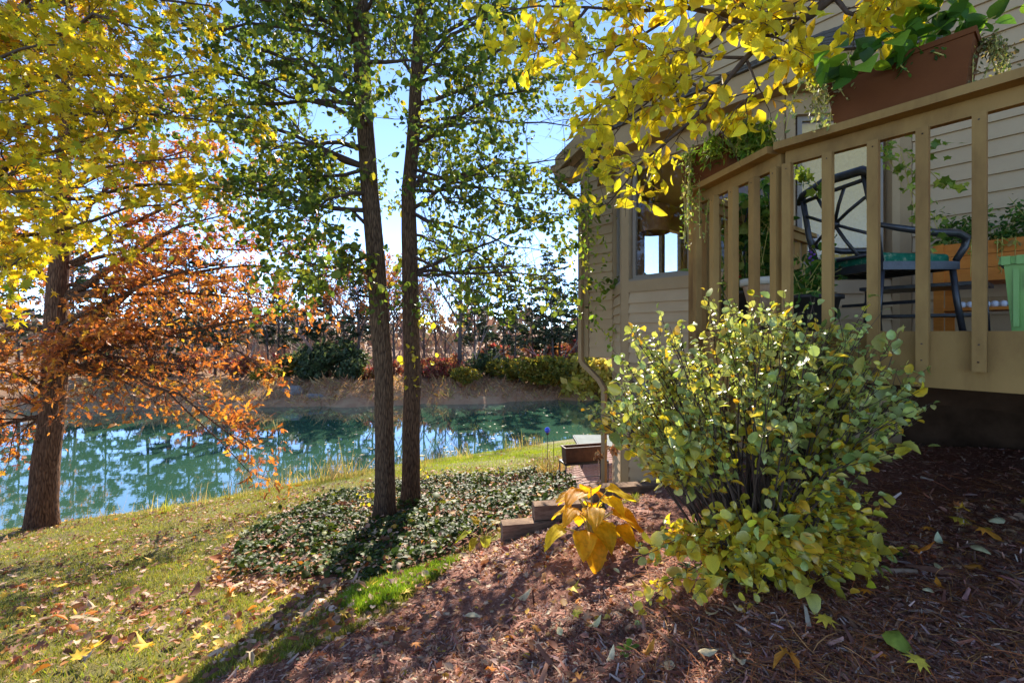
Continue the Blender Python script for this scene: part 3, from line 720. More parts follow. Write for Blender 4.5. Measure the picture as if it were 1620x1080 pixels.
for z, f in ((.99, -.135), (.52, -.03)): bk.tube([K(.25, f + .02, z), K(0, f - .02, z - .01), K(-.25, f + .02, z)], .013, 6)
bk.add(*sphere(ctr, .03, 10, 6)); bk.build('backrest', M['iron'], ch, True)
sf = MB()
for a, b in ((K(.26, -.02, .43), K(.27, .5, .44)), (K(-.26, -.02, .43), K(-.27, .5, .44)), (K(.26, -.02, .43), K(-.26, -.02, .43)), (K(.27, .5, .44), K(-.27, .5, .44))): sf.bar(a, b, .035, .05)
for q in np.linspace(.05, .45, 6): sf.bar(K(.25, q, .435), K(-.25, q, .435), .03, .012)
sf.build('seat_frame', M['iron'], ch)
cu = MB(); q = [K(.245, .0, .45), K(-.245, .0, .45), K(-.245, .49, .45), K(.245, .49, .45)]; cu.hexa([q[0], q[3], q[2], q[1], *[p + UP * .07 for p in (q[0], q[3], q[2], q[1])]])
co = cu.build('cushion', M['cushion'], ch); bv = co.modifiers.new('bevel', 'BEVEL'); bv.width = .025; bv.segments = 3
for s_ in (1, -1):
    plank_poly('arm', [K(.26 * s_, -.05, .70), K(.31 * s_, .05, .665), K(.325 * s_, .25, .64), K(.31 * s_, .45, .645), K(.30 * s_, .53, .62), K(.29 * s_, .53, .56), K(.28 * s_, .48, .47)], [.014, .02, .024, .024, .022, .02, .018], M['iron'], ch, 8)
    plank_poly('leg', [K(.26 * s_, .48, .43), K(.27 * s_, .50, .2), K(.28 * s_, .53, 0)], .017, M['iron'], ch, 8)
    plank_poly('leg', [K(.25 * s_, .0, .43), K(.26 * s_, -.03, .2), K(.27 * s_, -.07, 0)], .017, M['iron'], ch, 8)
MB().bar(K(.27, .22, .2), K(-.27, .22, .2), .02, .02).build('stretcher', M['iron'], ch)
# low dark side table behind the chair
tk = W(.75, 4.55); td = empty('side_table', tk, 'low dark metal side table on the deck beside the chair', 'table')
MB().box(tk + UP * .33, (.34, .24, .012), (Dv, Nv, UP)).build('table_top', M['iron'], td)
for a in (-.3, .3):
    for b in (-.2, .2): plank_poly('leg', [tk + Dv * a + Nv * b + UP * .32, tk + Dv * a * 1.05 + Nv * b * 1.05], .012, M['iron'], td)
MB().box(tk + UP * .12, (.28, .18, .01), (Dv, Nv, UP)).build('shelf', M['iron'], td)
# orange raised planter
od = empty('raised_planter', W(.22, 5.2, 0), 'orange stained wooden raised planter against the siding full of herbs', 'planter')
oc = W(.2, 5.2); 
for k in range(3):
    for sgn in (-1, 1): MB().box(oc + Nv * .22 * sgn + UP * (.44 + k * .102), (.56, .012, .049), (Dv, Nv, UP)).build('board', M['orange'], od)
    for sgn in (-1, 1): MB().box(oc + Dv * .56 * sgn + UP * (.44 + k * .102), (.012, .205, .049), (Dv, Nv, UP)).build('board', M['orange'], od)
for a in (-.53, .53):
    for b in (-.245, .245): MB().box(oc + Dv * a + Nv * b + UP * .35, (.03, .012, .35), (Dv, Nv, UP)).build('leg', M['orange'], od)
MB().box(oc + UP * .18, (.56, .2, .012), (Dv, Nv, UP)).build('shelf', M['orange'], od)
MB().box(oc + UP * .66, (.54, .2, .01), (Dv, Nv, UP)).build('soil', M['soil'], od)
MB().box(oc + UP * .40, (.54, .2, .01), (Dv, Nv, UP)).build('bottom', M['orange'], od)
sg = MB()
for k in range(9): sg.add(*sphere(oc + Dv * (.05 + k * .045) - Nv * .12 + UP * .215, .026, 8, 5))
tag(sg.build('plastic_bag', M['paper'], None, True), 'crumpled pale plastic bag on the shelf of the orange planter', 'bag')
# green bin
bn = empty('green_bin', W(.08, 4.15, 0), 'lime green plastic bin with ribbed lid at the right edge of the deck', 'bin')
def tap(c_, hx0, hy0, hx1, hy1, z0, z1):
    q = []
    for hx, hy, z in ((hx0, hy0, z0), (hx1, hy1, z1)): q += [c_ + Dv * a * hx + Nv * b * hy + UP * z for a, b in ((-1, -1), (-1, 1), (1, 1), (1, -1))]
    return q
bc = W(.05, 4.15)
MB().hexa(tap(bc, .22, .15, .25, .18, 0, .40)).build('body', M['bin'], bn)
MB().hexa(tap(bc, .272, .20, .265, .195, .40, .445)).build('lid', M['bin'], bn)
for k in range(9): MB().box(bc + Dv * (-.24 + k * .06) - Nv * .203 + UP * .42, (.018, .006, .026), (Dv, Nv, UP)).build('lid_rib', M['bin'], bn)
for k in (-.2, -.07, .07, .2): MB().box(bc + Dv * k - Nv * .172 + UP * .2, (.012, .012, .17), (Dv, Nv, UP)).build('rib', M['bin'], bn)
MB().box(bc + Dv * .13 - Nv * .186 + UP * .30, (.035, .002, .05), (Dv, Nv, UP)).build('sticker', M['paper'], bn)

# planters on the rail
def rail_pt(px):
    u = (px - CX) / F; d = CD / (Nv[0] * u + Nv[1]); return np.array((u * d, d, 0))
pl1 = trough('rail_planter', rail_pt(1326) + Nv * .02, rail_pt(1530) + Nv * .02, OUT, RT + .001, .225, .15, .03, .006, 'large brown planter box on the top rail with trailing vines', 'planter')
pl2 = trough('rail_planter', A_ + D2 * .80, A_ + D2 * .36, O2, RT + .001, .225, .15, .03, .006, 'brown planter box on the angled rail overflowing with feathery greenery', 'planter')

# ------------------------------------------------------------------ leaves
def t_oval(w=.5, fold=.12, curl=.15, tip=1.0, rows=(0, .2, .5, .8, 1.0), prof=(.06, .75, 1.0, .62, .02)):
    V = []; T = []
    for t, p in zip(rows, prof):
        z = -curl * t * t
        V += [(-w * p / 2, t, z + fold * w * p), (0, t, z), (w * p / 2, t, z + fold * w * p)]
    for i in range(len(rows) - 1):
        a = 3 * i
        for k in (0, 1): T += [(a + k, a + k + 1, a + k + 4), (a + k, a + k + 4, a + k + 3)]
    return np.array(V, float), np.array(T)
def t_lobed(angles, radii, curl=.15, fold=.08):
    V = [(0, .35, 0)]; 
    for a, r in zip(angles, radii):
        x = r * math.sin(a); y = .35 - r * math.cos(a) * 1.0; V.append((x, y, -curl * (y - .3) ** 2 + fold * abs(x) * 1.2))
    n = len(angles); T = [(0, i + 1, i + 2) for i in range(n - 1)] + [(0, n, 1)]
    return np.array(V, float), np.array(T)
MAPLE = t_lobed(np.linspace(0, 2 * math.pi, 16, endpoint=False), [.34, .22, .42, .26, .55, .27, .58, .30, .66, .30, .58, .27, .55, .26, .42, .22])
OAK = t_lobed(np.linspace(0, 2 * math.pi, 14, endpoint=False), [.36, .14, .34, .15, .38, .16, .46, .7, .46, .16, .38, .15, .34, .14], .3)
ROUND = t_oval(.86, .14, .2, rows=(0, .12, .45, .8, 1), prof=(.3, .72, 1.0, .7, .03))
OVAL2 = t_oval(.66, .25, .35)
OVAL = t_oval(.52, .16, .22, prof=(.05, .55, 1.0, .72, .03))
HEART = t_oval(.85, .12, .25, rows=(-.08, .1, .35, .7, 1), prof=(.45, .92, 1.0, .6, .02))
def bent(t, k):   # the same leaf, cupped and curled more
    V = t[0].copy(); V[:, 2] += k * (V[:, 1] - .3) ** 2 + .5 * abs(k) * np.abs(V[:, 0]); return (V, t[1])
KITE = (np.array([(-.3, .45, .05), (0, 0, 0), (.3, .45, .05), (0, 1, 0)], float), np.array([(0, 1, 3), (1, 2, 3)]))
NEEDLE = (np.array([(-.07, 0, 0), (.07, 0, 0), (0, 1, 0)], float), np.array([(0, 1, 2)]))
CURL = (np.array([(-.28, .05, .10), (0, 0, 0), (.25, .12, .14), (-.36, .5, .2), (0, .5, .02), (.34, .55, .16), (0, 1.0, .16)], float), np.array([(0, 1, 4), (0, 4, 3), (1, 2, 5), (1, 5, 4), (3, 4, 6), (4, 5, 6)]))

def frames(Y, Nn):
    """rotation matrices with local y along Y and local z close to Nn"""
    Y = Y / (np.linalg.norm(Y, axis=1, keepdims=True) + 1e-9)
    X = np.cross(Y, Nn); X /= (np.linalg.norm(X, axis=1, keepdims=True) + 1e-9); Z = np.cross(X, Y)
    return np.stack([X, Y, Z], -1)
def palette(n, cols, wts=None, jit=.18):
    cols = np.array(cols); k = rng.choice(len(cols), n, p=None if wts is None else np.array(wts) / sum(wts))
    c = cols[k] * np.exp(rng.normal(0, jit, (n, 1))) * (1 + rng.normal(0, .06, (n, 3))); return np.clip(c, 0.002, .95)
def scatter(name, tmpl, pos, R, sc, col, mat, parent=None, kind='stuff'):
    V0, T0 = tmpl; n = len(pos)
    if n == 0: return None
    V = np.einsum('nij,vj->nvi', R, V0) * sc[:, None, None] + pos[:, None]
    T = (T0[None] + (np.arange(n) * len(V0))[:, None, None]).reshape(-1, 3)
    o = mk(name, V.reshape(-1, 3), T, mat, parent, np.repeat(col, len(V0), 0), True)
    if kind: o['kind'] = kind
    return o
def scatter_multi(name, tmpls, pos, R, sc, col, mat, parent=None):
    k = rng.integers(0, len(tmpls), len(pos)); Vs = []; Ts = []; Cs = []; b = 0
    for i, (V0, T0) in enumerate(tmpls):
        m = k == i; n = int(m.sum()); V = np.einsum('nij,vj->nvi', R[m], V0) * sc[m][:, None, None] + pos[m][:, None]
        Vs.append(V.reshape(-1, 3)); Ts.append((T0[None] + (np.arange(n) * len(V0))[:, None, None]).reshape(-1, 3) + b); Cs.append(np.repeat(col[m], len(V0), 0)); b += n * len(V0)
    o = mk(name, np.vstack(Vs), np.vstack(Ts), mat, parent, np.vstack(Cs), True); o['kind'] = 'stuff'; return o
def shown(pos, sc):
    u = CX + pos[:, 0] / np.maximum(pos[:, 1], .05) * F; v = HZ - pos[:, 2] / np.maximum(pos[:, 1], .05) * F
    ok = (pos[:, 1] > .3) & (u > 5) & (u < 1615) & (v > 5) & (v < 1075)
    return np.where(ok, sc / np.maximum(pos[:, 1], .3), 0)
def split_leaves(part, rest, tmpl, pos, R, sc, col, mat, parent, n_single=300, nvar=14):
    """the leaves that show largest become parts of their own, the rest one part"""
    tmpls = tmpl if isinstance(tmpl, list) else [tmpl]
    big = np.argsort(-shown(pos, sc))[:n_single] if n_single else np.array([], int)
    mask = np.zeros(len(pos), bool); mask[big] = True
    if n_single:
        cc = col[big]; order = np.argsort(cc.sum(1)); groups = np.array_split(order, nvar); org = origin(parent)
        for gi, g in enumerate(groups):
            if len(g) == 0: continue
            tm = tmpls[gi % len(tmpls)]
            me = make_mesh(part, tm[0], tm[1], mat, np.repeat(cc[g].mean(0)[None], len(tm[0]), 0), True)
            for i in g:
                k = big[i]; o = bpy.data.objects.new(part, me); COL.objects.link(o); o.parent = parent
                m4 = Matrix(np.vstack([np.c_[R[k] * sc[k], pos[k] - org], [0, 0, 0, 1]]).tolist()); o.matrix_basis = m4
    if (~mask).any(): scatter_multi(rest, tmpls, pos[~mask], R[~mask], sc[~mask], col[~mask], mat, parent)

# ------------------------------------------------------------------ tree growing
def rv3(): return np.array((random.gauss(0, 1), random.gauss(0, 1), random.gauss(0, 1))) / 1.7
def polyline(a, b, n, arch=0.0, jit=.03):
    a = np.asarray(a, float); b = np.asarray(b, float); L = np.linalg.norm(b - a); pts = []; w = np.zeros(3)
    for i in range(n):
        t = i / (n - 1)
        if 0 < i: w = w * .7 + rv3() * jit * L
        pts.append(a + (b - a) * t + UP * arch * L * math.sin(math.pi * t) + (w * (t > 0)))
    return pts
def at(pts, t):
    x = t * (len(pts) - 1); i = min(int(x), len(pts) - 2); return pts[i] + (pts[i + 1] - pts[i]) * (x - i)
def limb(a, b, r0, nsub, sublen, ntwig, twiglen, nleaf, anchors, arch=.05, tmin=.2, droop=.0, pts=None, up=.15, spread=.85, rend=.006, sides=6):
    mb = MB(); pts = pts or polyline(a, b, 8, arch); n = len(pts)
    mb.tube(pts, [max(rend, r0 * (1 - .85 * i / (n - 1))) for i in range(n)], sides)
    ld = unit(np.asarray(pts[-1]) - np.asarray(pts[0]))
    for k in range(nsub):
        t = tmin + (1 - tmin) * (k + random.random()) / nsub; p = at(pts, min(t, .999)); dl = unit(at(pts, min(t + .1, .999)) - at(pts, max(t - .1, 0)))
        d = unit(dl * .55 + rv3() * spread + UP * up); L = sublen * random.uniform(.55, 1.25) * (1.15 - .5 * t)
        e = p + d * L - UP * droop * L; sp = polyline(p, e, 5, .04, .05); r = max(.004, r0 * .32 * (1 - .6 * t)); mb.tube(sp, [r, r * .8, r * .6, r * .45, r * .3], 4, False)
        for j in range(ntwig):
            t2 = .2 + .8 * (j + random.random()) / ntwig; q = at(sp, min(t2, .999)); d2 = unit(unit(e - p) * .6 + rv3() * .85 - UP * droop * .5); L2 = twiglen * random.uniform(.5, 1.3)
            e2 = q + d2 * L2; mb.tube([q, (q + e2) / 2 + rv3() * .06 * L2, e2], [r * .35, r * .28, r * .18], 3, False)
            for _ in range(nleaf): anchors.append((q + (e2 - q) * random.uniform(.15, 1.05), d2))
    return mb
def leaves_from(anchors, size, off=.04, flat=.6, hang=.35, sj=.25, nb=(0, 0, 0), nn=.6):
    pos = np.array([a[0] for a in anchors]); dr = np.array([a[1] for a in anchors]); n = len(pos)
    pos = pos + rng.normal(0, off, (n, 3)); Y = dr * .5 + rng.normal(0, .75, (n, 3)) - np.array((0, 0, hang))
    Nn = np.array((0, 0, 1.0)) * flat + np.array(nb) + rng.normal(0, nn, (n, 3)); R = frames(Y, Nn)
    return pos, R, size * np.exp(rng.normal(0, sj, n))

def gaps(pos, drop=.85):
    """thin the crown where the sun comes through to the shrub, the hosta and the mulch"""
    out = np.ones(len(pos), bool)
    for y0, cx_, cz_, rx, rz, dr in ((2.12, 1.1, -.2, .7, .5, .9), (3.15, .55, -1.25, .5, .45, .97), (2.6, -.1, -1.7, 1.1, .5, .5), (4.3, .2, -1.9, .9, .4, .5)):
        t = (pos[:, 1] - y0) / sdir.y; q = pos - np.array(sdir)[None] * t[:, None]
        out &= ~((((q[:, 0] - cx_) / rx) ** 2 + ((q[:, 2] - cz_) / rz) ** 2 < 1) & (pos[:, 1] > y0 + 1) & (rng.random(len(pos)) < dr))
    return out
def trunk_from_px(rows, d, name, mat, parent, n=14, flare=None, rough=.03):
    pts = [P(px, py, d) for px, py, w in rows]; rad = [w / 2 / F * d for px, py, w in rows]
    mb = MB(); fine = []; fr_ = []
    for i in range(len(pts) - 1):
        for k in range(3): fine.append(pts[i] + (pts[i + 1] - pts[i]) * k / 3); fr_.append(rad[i] + (rad[i + 1] - rad[i]) * k / 3)
    fine.append(pts[-1]); fr_.append(rad[-1]); mb.tube(fine, fr_, n)
    V = np.array(mb.v); r_ = np.repeat(fr_, n); ang = np.tile(np.arange(n), len(fine)) * 2 * math.pi / n
    ctr = np.repeat(np.array(fine), n, 0); k = 1 + rough * np.sin(ang * 3 + V[:, 2] * 2.1) + rough * .8 * np.sin(ang * 5 - V[:, 2] * 3.7) + rng.normal(0, rough * .5, len(V))
    if flare is not None:
        h = np.clip(V[:, 2] - fine[0][2], 0, None); k += flare * np.exp(-h / .16) * (.55 + .45 * np.sin(ang * 4 + 1))
    mb.v = (ctr + (V - ctr) * k[:, None]).tolist()
    o = mb.build(name, mat, parent, True); return fine

# --- two green trees in the middle
GREEN = [(.10, .15, .03), (.14, .19, .03), (.065, .105, .022), (.21, .24, .03), (.34, .30, .03)]
def green_tree(rows, d, label, targets, seed):
    random.seed(seed)
    b = P(rows[0][0], rows[0][1], d); b[2] = gz(b[0], b[1]); e = empty('shade_tree', b, label, 'tree', 'paired green trees in the ground cover')
    rows = [(rows[0][0], HZ - (b[2] - .08) / d * F, rows[0][2])] + rows[1:]
    tr = trunk_from_px(rows, d, 'trunk', M['bark'], e, flare=.45)
    anchors = []
    for (spy, tx, ty, td, r0) in targets:
        i = min(range(len(tr)), key=lambda k: abs(HZ - tr[k][2] / d * F - spy)); s = tr[i]
        m = limb(s, P(tx, ty, td), r0, random.randint(11, 14), 1.0, 7, .36, 5, anchors, arch=.06 if ty < 300 else -.02, droop=.12 if ty > 250 else .0)
        m.build('limb', M['twig'], e, True)
    pos, R, sc = leaves_from(anchors, .071)
    k = (pos[:, 2] > -.75) & gaps(pos); pos, R, sc = pos[k], R[k], sc[k]
    col = palette(len(pos), GREEN, [4, 4, 3, 2.4, .8])
    split_leaves('leaf', 'crown', [ROUND, bent(ROUND, -.35), OVAL2], pos, R, sc, col, M['leaf'], e, 150)
    return e, len(pos)
T1 = [(608, 822, 36), (609, 780, 32), (609, 700, 29), (607, 600, 29), (600, 500, 29), (594, 400, 29), (585, 300, 27), (577, 200, 26), (573, 100, 26), (570, 0, 23), (567, -150, 20), (566, -320, 14), (566, -450, 7)]
T2 = [(648, 805, 32), (650, 760, 28), (651, 700, 27), (652, 600, 26), (650, 500, 26), (648, 400, 25), (646, 300, 22), (655, 200, 20), (660, 100, 19), (665, 0, 17), (668, -150, 14), (670, -320, 8)]
tg1 = [(430, 440, 400, 6.2, .035), (400, 520, 440, 5.9, .03), (330, 380, 300, 6.4, .04), (300, 460, 330, 5.6, .035), (250, 300, 180, 6.6, .045), (220, 420, 230, 5.6, .04), (200, 345, 120, 6.1, .04), (150, 280, 40, 6.6, .045), (120, 440, 90, 5.6, .04),
       (80, 360, -20, 6.2, .045), (100, 690, 110, 6.0, .035), (60, 480, -30, 5.8, .04), (0, 300, -150, 6.5, .045), (-30, 430, -160, 5.7, .04), (20, 660, -60, 5.9, .04), (-100, 560, -260, 6.0, .04), (200, 560, 160, 5.3, .03), (340, 560, 300, 7.6, .03), (280, 290, 320, 6.4, .03), (150, 250, 200, 6.2, .035), (60, 260, 60, 6.0, .035), (260, 390, 250, 7.9, .035), (60, 440, 60, 8.2, .04), (-150, 380, -330, 7, .035), (-200, 700, -380, 6.5, .035), (380, 330, 260, 7.2, .03), (170, 290, 120, 7.4, .035)]
tg2 = [(420, 840, 420, 6.6, .035), (390, 760, 460, 6.4, .03), (430, 880, 330, 7.2, .035), (330, 800, 280, 6.4, .035), (300, 900, 250, 7.4, .04), (270, 730, 330, 6.2, .035), (240, 850, 150, 6.6, .045), (200, 760, 190, 6.0, .035), (170, 880, 120, 7.6, .04), (150, 720, 60, 6.3, .04),
       (100, 800, 20, 6.5, .04), (60, 900, 0, 7.4, .04), (20, 740, -60, 6.4, .04), (-40, 860, -120, 6.8, .04), (-100, 700, -200, 6.4, .035), (120, 620, 60, 8.2, .035), (300, 720, 250, 8.4, .035), (350, 870, 400, 8.2, .03), (380, 700, 390, 8.0, .03), (-160, 780, -300, 7, .03), (30, 560, 30, 6.6, .03), (440, 905, 440, 6.9, .03), (250, 910, 340, 6.6, .03), (300, 930, 300, 7.6, .03), (200, 920, 220, 7.8, .03), (120, 930, 60, 8.0, .03), (350, 930, 480, 7.8, .025)]
_, n1 = green_tree(T1, 6.7, 'green leaved shade tree, left and nearer of the two dark trunks', tg1, 3)
_, n2 = green_tree(T2, 7.2, 'green leaved shade tree, right and farther of the two dark trunks', tg2, 4)

# --- rust oak on the shore
random.seed(5)
ob = P(65, 829, 9.5); ob[2] = gz(ob[0], ob[1])
oak = empty('oak_tree', ob, 'broad oak with rust orange leaves and thick brown trunk on the shore', 'tree')
OR = [(65, HZ - (ob[2] - .1) / 9.5 * F, 44), (66, 815, 40), (68, 790, 37), (72, 740, 34), (80, 680, 32), (86, 600, 31), (88, 520, 29), (92, 450, 26), (97, 380, 23), (100, 280, 19), (105, 150, 15), (110, 20, 10), (112, -120, 5)]
otr = trunk_from_px(OR, 9.5, 'trunk', M['bark_oak'], oak, 16, flare=.42)
anchors = []
for spy, tx, ty, td, r0 in [(600, 230, 440, 9.0, .13), (600, 300, 590, 8.8, .07), (560, 430, 500, 9.2, .09), (520, 420, 590, 8.8, .07), (560, 390, 690, 8.4, .06), (570, 240, 640, 8.9, .05), (470, 340, 330, 9.6, .08), (480, 450, 420, 9.9, .07), (400, 210, 250, 9.6, .07),
                            (420, 400, 280, 10.2, .06), (330, 260, 150, 10.2, .06), (250, 150, 40, 10, .05), (150, 40, -60, 10, .04), (380, -40, 230, 9.2, .06), (440, -80, 380, 9.2, .08), (520, -120, 540, 9.0, .07), (660, -60, 700, 8.8, .07), (660, 0, 630, 9.4, .06), (350, -180, 240, 10, .06),
                            (480, 480, 470, 10.6, .06), (450, 330, 480, 11, .05), (520, 200, 560, 10.8, .05), (520, 330, 420, 8.4, .06), (560, 180, 520, 8.2, .05), (560, 360, 640, 9.6, .05), (600, 120, 560, 8.4, .04), (640, 110, 640, 8.7, .035), (650, 20, 700, 9.9, .04), (540, 395, 740, 8.6, .04), (430, 470, 380, 10.4, .05), (300, 330, 240, 10.8, .05), (620, -20, 580, 8.6, .05)]:
    i = min(range(len(otr)), key=lambda k: abs(HZ - otr[k][2] / 9.5 * F - spy))
    limb(otr[i], P(tx, ty, td), r0, 12, 1.1, 8, .42, 6, anchors, arch=.04 if ty < 560 else .10, droop=.1 if ty < 560 else .2).build('limb', M['bark_oak'], oak, True)
pos, R, sc = leaves_from(anchors, .112, off=.06)
uu = CX + pos[:, 0] / pos[:, 1] * F; vv = HZ - pos[:, 2] / pos[:, 1] * F
k = ~((rng.random(len(pos)) < .62) & (((vv > 590) & (uu < 300)) | ((vv > 540) & (uu > 120) & (uu < 330)))) & ~((rng.random(len(pos)) < .25) & (vv > 450))
k &= (pos[:, 2] > -3.2) & ~((pos[:, 2] < -1.7) & (np.abs(pos[:, 0] + 7.6) < .9)); pos, R, sc = pos[k], R[k], sc[k]
col = palette(len(pos), [(.46, .15, .035), (.52, .21, .04), (.34, .10, .035), (.60, .34, .04), (.28, .11, .06)], [4, 3.5, 3, 1, 1])
split_leaves('leaf', 'crown', [OAK, bent(OAK, -.6), bent(OAK, .6)], pos, R, sc, col, M['leaf'], oak, 120)

# --- yellow maple reaching in from the left, trunk outside the picture
random.seed(6)
mb_ = np.array((-6.9, 4.9, 0)); mb_[2] = gz(mb_[0], mb_[1])
maple = empty('maple_tree', mb_, 'yellow leaved maple whose branches reach in at the upper left', 'tree')
mt = polyline(mb_ - UP * .1, mb_ + np.array((.1, .1, 9.0)), 12, 0, .004); MB().tube(mt, [.26, .2, .18, .17, .16, .15, .13, .11, .09, .07, .05, .02], 14).build('trunk', M['bark'], maple, True)
anchors = []
for sz, tx, ty, td, r0 in [(.9, 235, 215, 4.6, .05), (2.6, 230, 45, 4.6, .05), (2.2, 330, 95, 4.9, .05), (1.8, 372, 180, 5.0, .045), (1.2, 355, 275, 5.1, .04), (.7, 310, 330, 4.9, .04), (2.9, 340, 10, 4.8, .045),
                           (1.6, 110, 130, 4.0, .035), (.8, 150, 300, 3.9, .035), (.2, 50, 400, 4.1, .03), (3.2, 280, -70, 4.6, .04), (3.4, 120, -90, 4.4, .04), (3.0, 360, -50, 5.1, .04), (1.9, 60, 30, 4.3, .04), (1.2, 30, 220, 4.4, .035), (1.5, 290, 160, 5.4, .035), (.5, 120, 380, 5.3, .03), (2.4, 180, 100, 5.5, .04), (.9, 280, 250, 4.3, .03), (3.6, 400, -150, 5.0, .04), (2.7, 120, 60, 3.8, .03), ]:
    p = at(mt, min(.98, (sz - mb_[2]) / 9.0)); limb(p, P(tx, ty, td), r0, 13, .62, 6, .26, 4, anchors, arch=.05, droop=.04, tmin=.33, spread=.7).build('limb', M['twig'], maple, True)
pos, R, sc = leaves_from(anchors, .088, off=.035, flat=.9)
col = palette(len(pos), [(.60, .42, .02), (.64, .50, .025), (.46, .40, .025), (.58, .30, .018), (.32, .34, .025)], [4, 3.5, 3.5, 1.3, 2.6])
split_leaves('leaf', 'crown', [MAPLE, bent(MAPLE, -.6), bent(MAPLE, .5)], pos, R, sc, col, M['leaf'], maple, 300)

# --- small yellow tree arching over from the right, trunk behind the viewer
random.seed(7)
yb = np.array((2.1, -.75, 0)); yb[2] = gz(yb[0], yb[1])
yt = empty('magnolia_tree', yb, 'yellow oval leaved tree arching in over the railing at the top', 'tree')
stem_ = [yb - UP * .1, yb + np.array((-.02, .05, 1.0)), yb + np.array((.0, .2, 2.0)), np.array((2.15, .2, 1.75)), np.array((2.05, 1.2, 2.15)), P(1345, -70, 2.2)]
MB().tube(stem_, [.09, .075, .065, .06, .05, .042], 10).build('trunk', M['twig'], yt, True)
anchors = []
def br(rows, r0, nsub=10, sl=.4, nt=4, tl=.17, nl=3, **k):
    limb(None, None, r0, nsub, sl, nt, tl, nl, anchors, pts=[P(*r) if len(r) == 3 else r for r in rows], rend=.003, **k).build('limb', M['twig'], yt, True)
br([(1345, -70, 2.2), (1318, -8, 2.2), (1285, 22, 2.25), (1250, 45, 2.3), (1212, 60, 2.35)], .042, 9, .3, 5, .15, 4)
br([(1212, 60, 2.35), (1180, 92, 2.4), (1130, 150, 2.5), (1095, 190, 2.55), (1050, 228, 2.65), (1010, 262, 2.75), (985, 295, 2.8), (960, 325, 2.85)], .017, 18, .32, 4, .15, 3, tmin=.03)
br([(1212, 60, 2.35), (1190, 45, 2.4), (1150, 25, 2.5), (1085, 12, 2.6), (1010, 18, 2.75), (930, 12, 2.9), (850, 10, 3.1), (780, 20, 3.2)], .02, 18, .42, 5, .17, 3, tmin=.05)
br([(1160, 30, 2.5), (1110, 80, 2.6), (1060, 140, 2.7), (1020, 130, 2.8), (960, 160, 2.9), (915, 190, 3.0)], .012, 12, .30, 4, .14, 3)
br([(1285, 22, 2.25), (1230, 5, 2.3), (1170, -10, 2.4), (1100, -30, 2.5), (1020, -40, 2.6)], .02, 14, .38, 5, .16, 3)
br([(1318, -8, 2.2), (1340, 20, 2.15), (1370, 30, 2.1), (1420, 15, 2.05)], .014, 8, .22, 4, .12, 3)
br([(1250, 45, 2.3), (1255, 75, 2.3), (1268, 110, 2.25)], .006, 3, .08, 3, .07, 2)
br([(1180, 92, 2.4), (1200, 140, 2.4), (1165, 170, 2.45), (1135, 215, 2.5)], .008, 8, .2, 4, .12, 3)
br([(1345, -70, 2.2), (1380, -30, 2.1), (1410, -10, 2.0), (1460, -20, 1.9)], .015, 7, .25, 4, .13, 3)
br([(1130, 150, 2.5), (1090, 130, 2.55), (1040, 150, 2.6), (990, 190, 2.7), (955, 235, 2.8)], .009, 11, .26, 4, .14, 3)
br([(1180, 92, 2.4), (1120, 90, 2.5), (1050, 80, 2.6), (1000, 95, 2.7)], .009, 11, .28, 4, .14, 3)
br([(930, 12, 2.9), (900, 50, 2.95), (860, 80, 3.0), (820, 95, 3.1)], .010, 9, .35, 5, .16, 3)
br([(1085, 12, 2.6), (1010, 60, 2.7), (960, 80, 2.8), (910, 95, 2.9)], .010, 9, .3, 4, .15, 3)
pos, R, sc = leaves_from(anchors, .080, off=.02, flat=.5, hang=.45, sj=.22)
u = CX + pos[:, 0] / pos[:, 1] * F; v = HZ - pos[:, 2] / pos[:, 1] * F
k = ~((v > 330) | ((u > 1330) & (v > 60)) | ((u > 1075) & (v > 205)) | ((u < 900) & (v > 150)))
pos, R, sc = pos[k], R[k], sc[k]
col = palette(len(pos), [(.74, .62, .03), (.66, .60, .04), (.62, .45, .025), (.48, .48, .035), (.50, .28, .03)], [4, 4, 1.8, 2, .6])
split_leaves('leaf', 'crown', [OVAL, bent(OVAL, -.4), bent(OVAL, .3), t_oval(.62, .25, .1)], pos, R, sc, col, M['leaf'], yt, 300)
print('leaves', n1, n2, len(pos))

